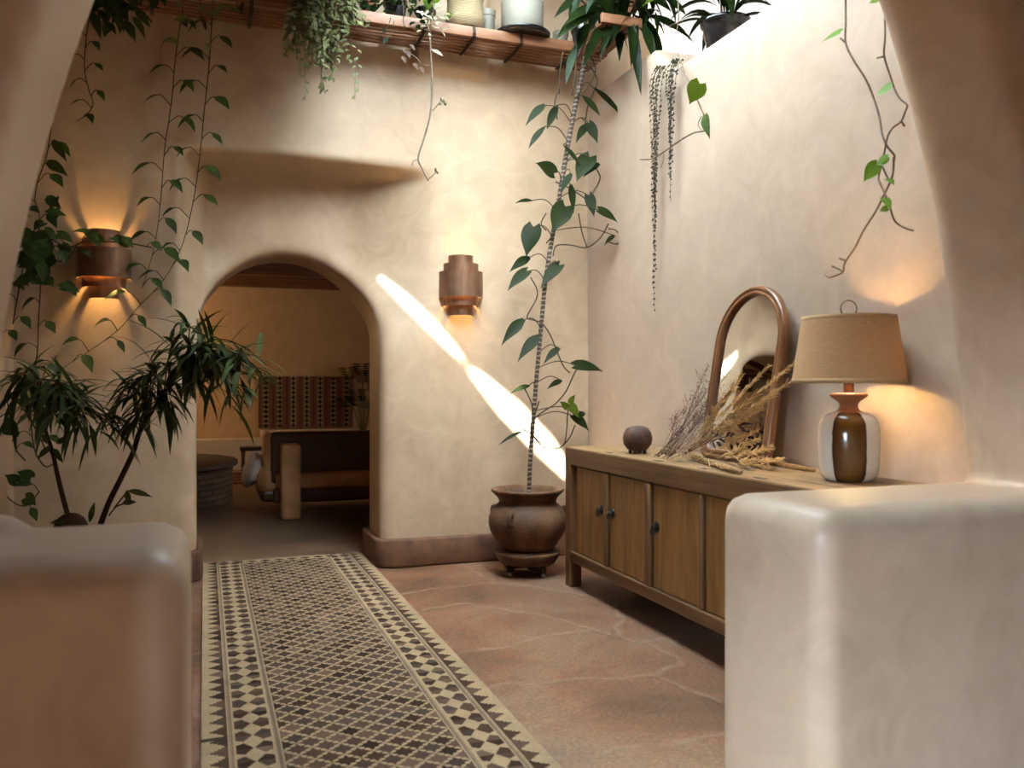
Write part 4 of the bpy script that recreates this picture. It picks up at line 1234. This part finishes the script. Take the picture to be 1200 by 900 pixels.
sm.tube([P(512,-12,Y=5.22), P(508,-16,Y=5.25), P(500,-4,Y=5.3)], .004, 6)
sm.build('stem', M['green_stem'], bl_); lm.build('leaf', M['bright_leaf'], bl_)
wsp = thing('pale_leaf_plant', tuple(P(508,10,Y=5.14)), 'pale whitish leaf sprays over the shelf edge beside the straw basket', 'hanging plant')
lm, sm = MB(), MB(); lm2 = MB()
for k in range(46):
    b = P(random.gauss(508, 9), random.gauss(20, 9), Y=random.uniform(5.08,5.15))
    leaf(lm, b, (random.uniform(-1,1), -.4, random.uniform(-.8,.5)), random.uniform(.03,.055), random.uniform(.014,.024), (random.uniform(-.5,.5),-1,.6), 'oval', .5, .2, seg=4)
sm.tube([P(506,-4,Y=5.13), P(508,14,Y=5.12), P(504,30,Y=5.12), P(505,46,Y=5.13)], .004, 6)
leaf_to(lm, P(505,58,Y=5.12), P(519,66,Y=5.08), .035, None, 'lance')
for k in range(26):
    b = P(random.gauss(392, 26), random.gauss(-3, 6), Y=random.uniform(5.12,5.2))
sm.build('stem', M['vine_stem'], wsp); lm.build('foliage', M['spray'], wsp)

# ---- bare twig hanging from the shelf ---------------------------------------
bt = thing('bare_twig', tuple(P(505,44,Y=5.13)), 'bare pale twig hanging from the shelf above the arch', 'vine')
sm = MB()
sm.tube([P(504,44,Y=5.13), P(505,70,Y=5.13), P(506,88,Y=5.13), P(506,115,Y=5.15), P(503,140,Y=5.15), P(496,165,Y=5.15), P(490,186,Y=5.14), P(496,200,Y=5.14), P(502,212,Y=5.12)], [.006,.0065,.007,.0065,.006,.0055,.0055,.005,.004], 7)
sm.tube([P(507,130,Y=5.15), P(513,123,Y=5.12), P(518,118,Y=5.1)], .003, 6); sm.tube([P(502,210,Y=5.12), P(508,205,Y=5.1), P(512,200,Y=5.1)], .003, 6)
sm.tube([P(489,187,Y=5.14), P(484,189,Y=5.12), P(483,194,Y=5.12)], .003, 6); sm.tube([P(504,76,Y=5.13), P(496,76,Y=5.1), P(486,66,Y=5.1), P(474,60,Y=5.1)], .003, 6)
sm.build('stem', M['grey_stem'], bt)
bd = MB()
for grp in (((518,117,.014),(522,121,.011),(516,121,.010)), ((511,199,.010),(513,202,.008))):
    bd = MB()
    for u, v, r in grp: bd.sphere(P(u, v, Y=5.1), (r, r, r*1.3), 8, 6)
    bd.build('bud', M['spray'], bt)
dl = MB()
for u, v in ((472,58),(471,66),(478,60),(480,52),(484,74),(492,78)): leaf(dl, P(u, v, Y=5.1), (random.uniform(-1,1),-.3,-.7), .05, .028, (0,-1,.5), 'oval', .6, .3)
dl.build('dry_foliage', M['brown_stem'], bt)

# ---- willow leaved plant at the left ----------------------------------------
wx, wy = P(88, 600, D=4.45).x, P(88, 600, D=4.45).y
wf_ = thing('willow_plant', (wx, wy, 0), 'tall plant with drooping narrow leaves behind the left pier, reaching across the arch', 'potted plant')
MB().lathe([(0,0),(.12,0),(.13,.01),(.165,.26),(.18,.365),(.186,.39),(.178,.395),(.165,.37),(0,.36)], (wx,wy,0), 40).build('pot', M['black_glaze'], wf_)
mo = MB(); mo.lathe([(.168,.372),(.15,.385),(0,.40)], (wx,wy,0), 24); mo.build('soil', M['soil'], wf_)
MB().sphere((P(83,606,D=4.4).x, P(83,606,D=4.4).y, .452), (.082,.078,.085), 20, 12).build('root_mound', M['brown_stem'], wf_)
def D_(u, v, d): return P(u, v, D=d)
st1 = [D_(80,606,4.4), D_(73,580,4.42), D_(67,555,4.42), D_(61,528,4.42), D_(52,500,4.4), D_(47,470,4.4), D_(44,445,4.38)]
st2 = [D_(118,614,4.45), D_(128,588,4.45), D_(142,560,4.45), D_(156,530,4.42), D_(163,508,4.4), D_(176,485,4.35), D_(192,462,4.3), D_(208,440,4.25), D_(220,415,4.2)]
s1 = MB(); s1.tube(st1, [.013,.012,.011,.010,.009,.008,.007], 8); s1.build('stem', M['brown_stem'], wf_)
s2 = MB(); s2.tube(st2, [.015,.014,.014,.013,.012,.011,.010,.009,.007], 8); s2.build('stem', M['brown_stem'], wf_)
br = MB(); lm = MB()
def twig(a, b, rise, nl, size=.225, r=.004):
    """arching twig with drooping narrow leaves"""
    a = Vector(a); b = Vector(b)
    mid = (a+b)/2 + V(0,0,rise)
    br.tube([a, (a+mid)/2+V(0,0,rise*.3), mid, (mid+b)/2+V(0,0,rise*.15), b], [r, r*.9, r*.75, r*.6, r*.45], 5)
    sm_, _ = catmull([a, mid, b], 1.0, 12)
    nl = int(nl*1.3)
    for k in range(nl):
        t = .22 + .78*(k+random.random())/nl
        p = sm_[min(int(t*(len(sm_)-1)), len(sm_)-1)]
        dirn = (b-a).normalized()
        az = random.uniform(0, 2*PI)
        o = Vector((math.cos(az), math.sin(az), 0))
        d = o*random.uniform(.5,1.0) + dirn*random.uniform(.2,.8) + V(0,0,random.uniform(-.55,.7))
        L_ = size*random.uniform(.65,1.2)
        leaf(lm, p + V(random.uniform(-.012,.012),random.uniform(-.012,.012),0), d, L_, random.uniform(.020,.031), (0,0,1), 'lance', random.uniform(.4,2.0), .28)
# left crown
for (u, v, d, n, rz) in ((20,470,4.3,12,.10),(10,492,4.35,9,.08),(48,455,4.3,10,.08),(75,465,4.25,15,.10),(100,478,4.25,17,.10),(122,492,4.3,17,.10),(135,505,4.35,14,.09),(60,490,4.2,13,.08),(90,500,4.2,14,.08),(112,508,4.25,12,.08),(30,440,4.4,9,.06),(85,455,4.4,10,.06),(70,478,4.45,11,.07)):
    twig(st1[random.choice((4,5,6))], D_(u, v, d), rz, n)
# middle crown
for (u, v, d, n, rz) in ((150,470,4.3,13,.07),(165,452,4.3,12,.08),(185,440,4.25,12,.08),(160,490,4.3,12,.05),(145,455,4.4,10,.06),(200,490,4.25,9,.05),(178,420,4.3,9,.07),(150,500,4.35,9,.04),(186,478,4.2,9,.05)):
    twig(st2[random.choice((4,5,6))], D_(u, v, d), rz, n)
# right crown, over the arch
for (u, v, d, n, rz) in ((205,395,4.2,10,.06),(225,385,4.15,11,.06),(250,400,4.1,13,.08),(270,412,4.1,15,.09),(290,422,4.05,16,.10),(306,436,4.05,14,.10),(318,432,4.05,8,.10),(280,455,4.05,15,.09),(262,445,4.05,15,.08),(240,430,4.1,14,.07),(295,462,4.05,12,.09),(270,478,4.05,10,.07),(250,420,4.1,13,.07),(232,450,4.1,11,.06),(215,425,4.15,11,.05),(285,440,4.0,12,.09)):
    twig(st2[random.choice((6,7,8))], D_(u, v, d), rz, n)
for a, b in (((150,575),(178,582)),((148,575),(152,592)),((143,590),(160,588)),((105,612),(111,588)),((80,610),(58,613)),((66,520),(82,512)),((62,528),(74,542)),((56,520),(50,508)),((60,522),(44,538))):
    leaf_to(lm, D_(*a, 4.35), D_(*b, 4.3), .03, None, 'lance', .3)
for tw_ in (((134,595,4.45),(142,585,4.4),(150,575,4.35)), ((128,604,4.45),(136,594,4.4),(146,590,4.38))):
    q = MB(); q.tube([D_(*a) for a in tw_], .004, 6); q.build('twig', M['brown_stem'], wf_)
br.build('twig', M['brown_stem'], wf_); lm.build('foliage', M['willow'], wf_)

# ---- climbing plant with stake in the clay pot -------------------------------
ph = pot
def Yp(v): return 5.03 + (560-v)/500*.10
pole_px = [(620,566),(621,545),(625,490),(629,440),(634,385),(639,330),(646,285),(654,240),(662,190),(670,145),(678,105),(686,70),(692,48)]
pole = [P(u, v, Y=Yp(v)) for u, v in pole_px]; pole[0].z = .485
pm, nt, b = new_mat('banded_pole'); 
tc = nt.nodes.new('ShaderNodeTexCoord'); sp = nt.nodes.new('ShaderNodeSeparateXYZ'); L(nt, tc.outputs['Object'], sp.inputs[0])
mm = nt.nodes.new('ShaderNodeMath'); mm.operation = 'MULTIPLY_ADD'; mm.inputs[1].default_value = 34; L(nt, sp.outputs['Z'], mm.inputs[0]); 
n1 = noise(nt, coords(nt), 30, 3); L(nt, n1, mm.inputs[2])
fr_ = nt.nodes.new('ShaderNodeMath'); fr_.operation = 'FRACT'; L(nt, mm.outputs[0], fr_.inputs[0])
L(nt, ramp(nt, fr_.outputs[0], [(.0,(.035,.024,.016)),(.60,(.05,.035,.024)),(.68,(.30,.23,.16)),(.92,(.26,.20,.14)),(1,(.04,.03,.02))]), b.inputs['Base Color']); b.inputs['Roughness'].default_value = .8
bump(nt, fr_.outputs[0], .4, .005, b)
pk = MB(); pk.tube(pole, [.014]*8+[.016]*5, 10); pk.build('pole', pm, ph)
sm, lm, l2 = MB(), MB(), MB()
def near_pole(p):
    sm_, _ = catmull(pole, 1.0, 6)
    return min(sm_, key=lambda q: (q-p).length + max(0, (q.z-p.z))*.3)
PL = [((638,123),(616,148),10,'pothos'),((653.6,123),(641.5,151),10,'lance'),((639,148),(620,174),8,'lance'),((682,112),(703,136),9,'lance'),((694,102),(730,138),9,'lance'),((690,145),(700,168),13,'heart'),((688,146),(675,168),10,'pothos'),
 ((649,203),(628,190),18,'heart'),((691,184),(676,213),22,'heart'),((702,192),(684,208),9,'pothos'),((669,217),(672,251),9,'pothos'),((669,204),(657,228),9,'pothos'),((623,235),(603,238),5,'pothos'),((662,242),(648,273),25,'heart'),
 ((690,229),(696,254),13,'heart'),((702,246),(724,261),12,'heart'),((720,276),(708,288),6,'pothos'),((625,266),(617,301),23,'heart'),((620,302),(597,319),11,'pothos'),((617,318),(595,341),13,'heart'),((655,311),(634,338),15,'heart'),
 ((613,375),(588,405),13,'pothos'),((631,394),(607,424),13,'pothos'),((655,408),(637,427),9,'pothos'),((674,428),(707,435),14,'heart'),((620,452),(597,462),6,'pothos'),((658,446),(641,456),7,'pothos'),((672,487),(690,505),12,'heart'),((685,484),(674,491),7,'pothos'),((614,505),(584,522),4,'lance'),((660,170),(680,195),6,'lance')]
for (a, b_, w, kd) in PL:
    ya = Yp(a[1]) - .05 + random.uniform(-.06,.03)
    A = P(a[0], a[1], Y=ya); B = P(b_[0], b_[1], Y=ya-.03)
    q = near_pole(A)
    md = (q+A)/2 + V(0,-.02,.035)
    sm.tube([q, md, A], .0032, 5)
    leaf_to(lm, A, B, w*5.5/1000*1.02, -FWD + V(random.uniform(-.35,.35), 0, .45), kd, .5, .16)
for a, b_, w in (((667,474),(678,490),13),((665,478),(656,470),8),((668,472),(674,462),7)):
    leaf_to(l2, P(*a, Y=4.98), P(*b_, Y=4.96), w*.0055, None, 'heart')
for rn in ([(621,374),(635,379),(645,393),(654,415),(661,430),(668,437)],[(677,431),(672,440),(663,459),(651,473),(640,480),(629,488)],[(629,488),(622,498),(626,512),(634,522),(646,526),(660,522),(664,505),(665,487),(667,476)],[(660,522),(668,512),(674,498)],
           [(621,374),(618,370),(630,345),(622,325)],[(612,503),(622,508),(634,520)],[(632,470),(626,485),(622,470),(613,452)],
           [(651,213),(670,222),(690,237),(695,250)],[(699,198),(703,210),(692,230)],[(648,300),(652,288),(668,287),(688,290),(704,278),(713,262)],[(688,290),(682,272),(678,250)],[(713,268),(722,270),(728,280),(722,286),(710,282)],
           [(640,270),(634,262),(640,250)],[(640,285),(648,276)],[(655,102),(650,120),(653,140)],[(690,75),(700,95),(690,120),(686,140)],[(660,60),(656,85),(655,110)],[(676,60),(674,90),(670,112)],[(690,60),(698,82),(686,104),(680,112)]):
    pa = [P(u, v, Y=Yp(v)-.03) for u, v in rn]
    sm.tube(pa, .0042 if rn[0][1] > 200 else .005, 6)
sm.build('stem', M['vine_stem'], ph); lm.build('foliage', M['philo'], ph); l2.build('young_leaf', M['bright_leaf'], ph)

# ---- strap leaved plant spilling over the shelf corner ------------------------
lm, sm = MB(), MB()
SLV = [((727,8),(726,73),13),((736,14),(750,111),13),((744,18),(776,70),19),((752,26),(767,75),12),((757,18),(812,49),14),((698,16),(653,47),15),((704,8),(662,30),12),((690,28),(676,64),13),((676,52),(664,100),10),
       ((779,-2),(803,18),9),((752,-4),(758,14),8),((714,-6),(690,40),16),((720,-8),(706,48),15),((738,-10),(718,52),15),((700,-14),(668,12),13),((690,-4),(650,22),12),((730,0),(705,70),12),((768,14),(771,46),5),((783,-8),(790,15),8),((746,-14),(786,14),14),((722,20),(712,60),12),((708,30),(690,66),12),((700,42),(684,80),10),((745,20),(740,78),12)]
for a, b_, w in SLV:
    ya = random.uniform(4.7, 4.92)
    leaf_to(lm, P(*a, Y=ya), P(*b_, Y=ya-.10), w*.0052, None, 'lance', .7, .25)
for k in range(46):
    b = P(random.uniform(668, 775), random.uniform(-30, 20), Y=random.uniform(4.65,5.1))
    az = random.uniform(-.5, PI+.5)
    leaf(lm, b, (math.cos(az), -abs(math.sin(az))*.6, random.uniform(-.6,.7)), random.uniform(.2,.34), random.uniform(.045,.07), (0,-.4,1), 'lance', random.uniform(1.2,2.6), .25)
for rn in ([(690,60),(705,30),(718,5),(722,-14)],[(676,70),(690,40),(706,10),(712,-12)],[(700,64),(728,30),(745,5),(748,-14)],[(726,10),(740,2),(756,14)]):
    sm.tube([P(u, v, Y=5.0) for u, v in rn], .008, 7)
sm.build('stem', M['brown_stem'], sl); lm.build('foliage', M['dark_leaf'], sl)
leafb = MB(); leaf_to(leafb, P(778,-4,Y=4.6), P(752,8,Y=4.58), .075, V(0,-.5,1), 'heart'); leafb.build('young_leaf', M['bright_leaf'], sl)

# ---- strings of tiny leaves hanging on the right wall --------------------------
for (px, v0, v1, lab) in ((767, 92, 365, 'long string of tiny dark leaves hanging on the right wall'), (785, 84, 236, 'shorter string of tiny dark leaves hanging on the right wall, nearer the lamp')):
    top = P(px+6, v0-16, X=2.50)
    t = thing('string_vine', tuple(top), lab, 'vine')
    sm, lm = MB(), MB()
    n = 8 if v1 > 300 else 7
    for k in range(n):
        end = v1 if k == 0 else v0 + (v1-v0)*random.uniform(.25,.85)
        uo = random.gauss(0, 3.0)
        pa = [P(px+uo+8, v0-14, X=2.535), P(px+uo+3, v0-6, X=2.48), P(px+uo, v0+10, X=2.50+random.uniform(-.03,.03))]
        m_ = 6
        for q in range(1, m_+1): pa.append(P(px+uo*(1-q/m_)+random.uniform(-1.2,1.2), v0+10+(end-v0-10)*q/m_, X=2.50+random.uniform(-.02,.02)))
        sm.tube(pa, .0011, 4)
        for b in path_pts(pa, .03 if k else .034):
            for s in (-1, 1):
                if random.random() < .22: continue
                leaf(lm, b, V(0, s, random.uniform(-.6,.2)), random.uniform(.014,.024), random.uniform(.012,.018), (-1, 0, random.uniform(-.3,.8)), 'heart', .3, .1, seg=4)
    sm.build('stem', M['brown_stem'], t); lm.build('foliage', M['heart_string'], t)

# ---- bare-stemmed vine with two heart leaves, middle of the right wall ----------
hv = thing('heart_leaf_vine', tuple(P(795,-6,X=2.35)), 'thin bent vine with two heart leaves above the mirror, top of the right wall', 'vine')
XV = 2.35
sm = MB(); pa = [P(u, v, X=XV+.02*math.sin(i)) for i, (u, v) in enumerate([(797,-60),(795,-6),(795,25),(791,50),(800,78),(812,105),(822,128),(831,148),(826,153),(812,156),(795,166),(778,178),(764,186),(750,187)])]
sm.tube(pa, [.0035]*6+[.0045]*5+[.004,.004,.003], 7)
sm.tube([P(791,50,X=XV), P(802,50,X=XV)], .0025, 5); sm.tube([P(785,30,X=XV),P(800,24,X=XV)], .003, 5); sm.tube([P(822,152,X=XV), P(818,146,X=XV), P(822,136,X=XV)], .0025, 5)
sm.tube([P(772,182,X=XV), P(768,172,X=XV), P(772,166,X=XV)], .002, 5); sm.tube([P(778,180,X=XV), P(777,190,X=XV), P(774,197,X=XV)], .002, 5)
sm.build('stem', M['grey_stem'], hv)
lm = MB(); leaf_to(lm, P(820,98,X=XV-.03), P(808,122,X=XV-.05), .105, V(-.5,-.9,.2), 'heart', .2, .1); lm.build('leaf', M['bright_leaf'], hv)
lm = MB(); leaf_to(lm, P(827,134,X=XV-.03), P(832,163,X=XV-.03), .055, V(-.9,-.2,.2), 'pothos', .2, .5); lm.build('leaf', M['pothos'], hv)

# ---- tangled vines hanging above the lamp ---------------------------------------
def right_vine(label, runs, leaves, X0, r=.0042, mat='grey_stem'):
    t = thing('heart_leaf_vine', tuple(P(runs[0][0][0], runs[0][0][1], X=X0)), label, 'vine')
    sm, lm = MB(), MB()
    for rn in runs: sm.tube([P(u, v, X=X0+.015*math.sin(k*1.3)) for k, (u, v) in enumerate(rn)], r, 7)
    for a, b_, w in leaves: leaf_to(lm, P(*a, X=X0-.02), P(*b_, X=X0-.04), w, V(-.4,-.8,.5), 'heart', .3, .15)
    sm.build('stem', M[mat], t); lm.build('foliage', M['bright_leaf'] if True else None, t)
    return t
M['mid_leaf'] = leafmat('mid_green_leaf', (.08,.16,.025), (.13,.23,.04), .35, .35)
M['bright_keep'] = M['bright_leaf']; M['bright_leaf'] = M['mid_leaf']
right_vine('hooked bare vine ending in a pale curl above the lamp', [[(993,-170),(991,-8),(991,25),(991,50),(1000,70),(1014,92),(1022,110),(1030,135),(1034,158),(1040,172),(1048,182),(1047,190)],[(1047,184),(1046,205),(1036,228),(1026,248),(1012,270),(1002,290),(990,308),(988,318),(982,322),(972,325),(968,322)],[(990,305),(984,303)],[(988,318),(980,314),(975,312)],[(991,50),(985,45)]],
           [((984,38),(962,50),.052)], 2.42)
right_vine('thin vine along the edge of the front arch with small heart leaves above the lamp', [[(1037,-170),(1037,-8),(1037,20),(1037,45),(1036,65),(1043,88),(1050,108),(1056,117),(1063,123),(1061,130)],[(1061,130),(1056,142),(1046,150),(1040,160),(1037,175),(1034,190),(1030,205),(1030,212),(1036,225),(1042,240),(1048,258),(1058,266),(1070,270)],[(1056,142),(1060,148)],[(1036,66),(1028,68)],[(1034,195),(1040,208),(1046,214)]],
           [((1044,101),(1026,113),.045),((1040,186),(1026,194),.05),((1028,193),(1012,213),.062),((1036,192),(1042,184),.03),((1040,210),(1048,217),.03),((1036,232),(1044,246),.035),((1040,244),(1031,248),.03),((1032,-2),(1018,4),.05)], 2.38, .0036)
M['bright_leaf'] = M['bright_keep']

# ================================================================== DRIED FLOWERS ON THE SIDEBOARD
M['straw'] = simple('straw_stem', (.60,.38,.165), .8, 0, .35, 40)
M['straw_lt'] = simple('pale_straw', (.60,.40,.19), .8, 0, .3, 40)
M['dry_red'] = simple('dried_brown_stem', (.10,.042,.024), .8, 0, .4, 50)
M['seed'] = simple('pale_seed_head', (.42,.29,.18), .8, 0, .4, 60)
M['dry_dark'] = simple('dark_dried_leaf', (.045,.014,.016), .7, 0, .4, 30)
bo = P(778, 538, Z=CZ+.012)
fl = thing('dried_bouquet', tuple(bo), 'loose bunch of dried grasses and twigs lying before the arched mirror', 'dried flowers')
def onX(u, v, X):
    p = P(u, v, X=X)
    if p.z < CZ+.006: p = P(u, v, Z=CZ+.006+random.uniform(0,.01))
    if p.x < CX0+.01: p = P(u, v, X=CX0+.02)
    p.z = max(p.z, CZ+.006)
    return p
stm, sd = MB(), MB()
root0 = P(772, 537, Z=CZ+.015)
# fine red-brown sprays fanning up
for k in range(34):
    uu = random.uniform(790, 872); vv = random.uniform(415, 520) if uu > 825 else random.uniform(455, 520)
    X = 2.16 + (uu-790)/90*.20 + random.uniform(-.04,.04)
    tip = onX(uu, vv, X)
    b = root0 + V(random.uniform(-.01,.05), random.uniform(-.06,.05), random.uniform(0,.02))
    md = b*.5+tip*.5 + V(0,0,-.012)
    stm.tube([b, md, tip], [.0015,.0010,.0005], 4)
    ax = (tip-md).normalized()
    for q in range(16):
        t = random.uniform(.25,1); p = md.lerp(tip, t)
        e = p + (ax*.6 + V(random.uniform(-1,1),random.uniform(-1,1),random.uniform(-.4,1))).normalized()*random.uniform(.02,.055)
        stm.tube([p, e], .0006, 3, False)
        sd.sphere(e, random.uniform(.0016,.003), 5, 4)
stm.build('brown_twig', M['dry_red'], fl)['kind'] = 'stuff'; sd.build('seed_head', M['dry_red'], fl)['kind'] = 'stuff'
# golden grass plumes
gm_ = MB()
def plume(a, b, n, spread, w=.0012, ln=.05):
    n = int(n*2.2)
    a = Vector(a); b = Vector(b); gm_.tube([a, (a+b)/2+V(0,0,.01), b], [.0013,.0011,.0006], 4)
    ax = (b-a).normalized(); md_ = (a+b)/2+V(0,0,.01)
    for q in range(n):
        t = .42+.58*q/n; p = a*(1-t)**2 + md_*2*t*(1-t) + b*t*t
        p = p + V(random.uniform(-1,1),random.uniform(-1,1),random.uniform(-1,1))*.006
        d = (ax*1.1 + V(random.uniform(-1,1),random.uniform(-1,1),random.uniform(-1,1))*spread).normalized()
        e = p + d*ln*random.uniform(.5,1.1)*(1.15-.5*t)
        gm_.tube([p, (p+e)/2+V(0,0,.003), e], [w*1.6, w*2.2, w*.6], 3, False)
for (u0,v0,u1,v1,n,sp_,ln) in ((800,535,934,424,60,.5,.055),(800,535,930,446,50,.5,.05),(805,535,908,462,50,.6,.05),(805,538,893,478,46,.7,.05),(800,535,870,440,46,.6,.05),(800,536,860,455,40,.7,.05),(805,535,878,470,44,.7,.05),(800,536,900,430,40,.5,.05),(806,536,850,470,30,.7,.05),(815,540,888,505,30,.7,.04),(830,545,905,525,44,.8,.04),(830,545,915,540,50,.7,.045),(835,542,890,515,40,.9,.04),(840,545,900,548,40,.7,.035),(830,542,872,528,36,.9,.035),(820,542,860,552,20,.6,.03)):
    A = onX(u0, v0, 2.16); B = onX(u1, v1, 2.26+(u1-850)/90*.06 if v1 < 500 else 2.30)
    plume(A, B, n, sp_, ln=ln)
gm_.build('golden_grass', M['straw'], fl)['kind'] = 'stuff'
# pale buds near the tie
bs, bd = MB(), MB()
for k in range(120):
    p = onX(random.gauss(797, 14), random.gauss(533, 8), 2.14+random.uniform(-.05,.08))
    p.z = CZ+.008+abs(random.gauss(0,.022))
    e = p + V(random.uniform(-.02,.02), random.uniform(-.03,.03), random.uniform(0,.03))
    bs.tube([p, e], .0008, 3, False)
    bd.sphere(e, random.uniform(.002,.0042), 5, 4)
for rn in ([(830,538),(832,552),(828,561)],[(808,545),(818,552),(825,549)],[(793,546),(796,556),(793,566),(796,572)],[(850,525),(872,545),(880,548)]):
    bs.tube([onX(u, v, 2.035) if v > 550 else onX(u, v, 2.1) for u, v in rn], .0016, 5)
bs.build('stalk', M['straw_lt'], fl)['kind'] = 'stuff'; bd.build('bud', M['seed'], fl)['kind'] = 'stuff'
# dark leaves in the middle
dm = MB()
for k in range(34):
    p = onX(random.gauss(848, 14), random.gauss(507, 7), 2.30+random.uniform(-.04,.04))
    d = V(random.uniform(-.6,.6), random.uniform(-1,.6), random.uniform(-.5,.6))
    leaf(dm, p, d, random.uniform(.03,.065), random.uniform(.012,.022), (-1,0,random.uniform(-.5,1)), 'lance', .8, .3)
for a, b_ in (((862,500),(884,496)),((866,503),(888,501)),((864,506),(882,508))): leaf_to(dm, onX(*a,2.3), onX(*b_,2.3), .014, None, 'lance')
stem_d = MB()
for (u,v) in ((835,508),(848,503),(856,510),(842,514)): stem_d.tube([onX(800,534,2.15), onX((800+u)/2,(534+v)/2-3,2.2), onX(u,v,2.28)], .0022, 5)
for (u0,v0,u1,v1) in ((800,505,782,522),(803,497,783,520)):
    stem_d.tube([onX(780,530,2.15), onX(u1,v1,2.15), onX((u0+u1)/2-2,(v0+v1)/2-4,2.15), onX(u0,v0,2.16)], .0016, 5)
for k in range(14):
    t = k/13; leaf(dm, onX(783+17*t, 520-22*t+6*(t-.5)**2, 2.15), V(random.uniform(-.3,.3), -.6, .5-1.0*t), .028, .008, (-1,0,.3), 'lance', .4, .2)
dm.build('dark_foliage', M['dry_dark'], fl); stem_d.build('stalk', M['dry_red'], fl)
# two braided seed heads lying on the top
bq = MB()
def braid(a, b, r):
    a = Vector(a); b = Vector(b); ax = b-a; n = int(ax.length/.010)
    sd_ = ax.normalized().cross(UP)
    for q in range(n):
        t = q/(n-1); rr = r*(1 if t < .85 else 1-.6*(t-.85)/.15)
        for k in range(5):
            an = 2*PI*k/5 + q*.6
            c = a + ax*t + (sd_*math.cos(an) + UP*math.sin(an))*rr*.62
            bq.sphere(c, (rr*.62, rr*.62, rr*.5), 6, 4)
    bq.tube([a, b], r*.75, 8, False)
def on_top(u, v, r): 
    p = P(u, v, Z=CZ+r); return p
ba, bb_ = on_top(812, 536, .014), on_top(866, 553, .014)
for q in (ba, bb_): q.x = max(q.x, CX0+.03)
braid(ba, bb_, .014); bq.build('seed_spike', simple('brown_spike',(.25,.14,.055),.85,0,.4,60), fl)
bq = MB(); braid(on_top(895, 541, .011), on_top(954, 551, .011), .011); bq.build('seed_spike', simple('ochre_spike',(.30,.15,.045),.85,0,.4,60), fl)
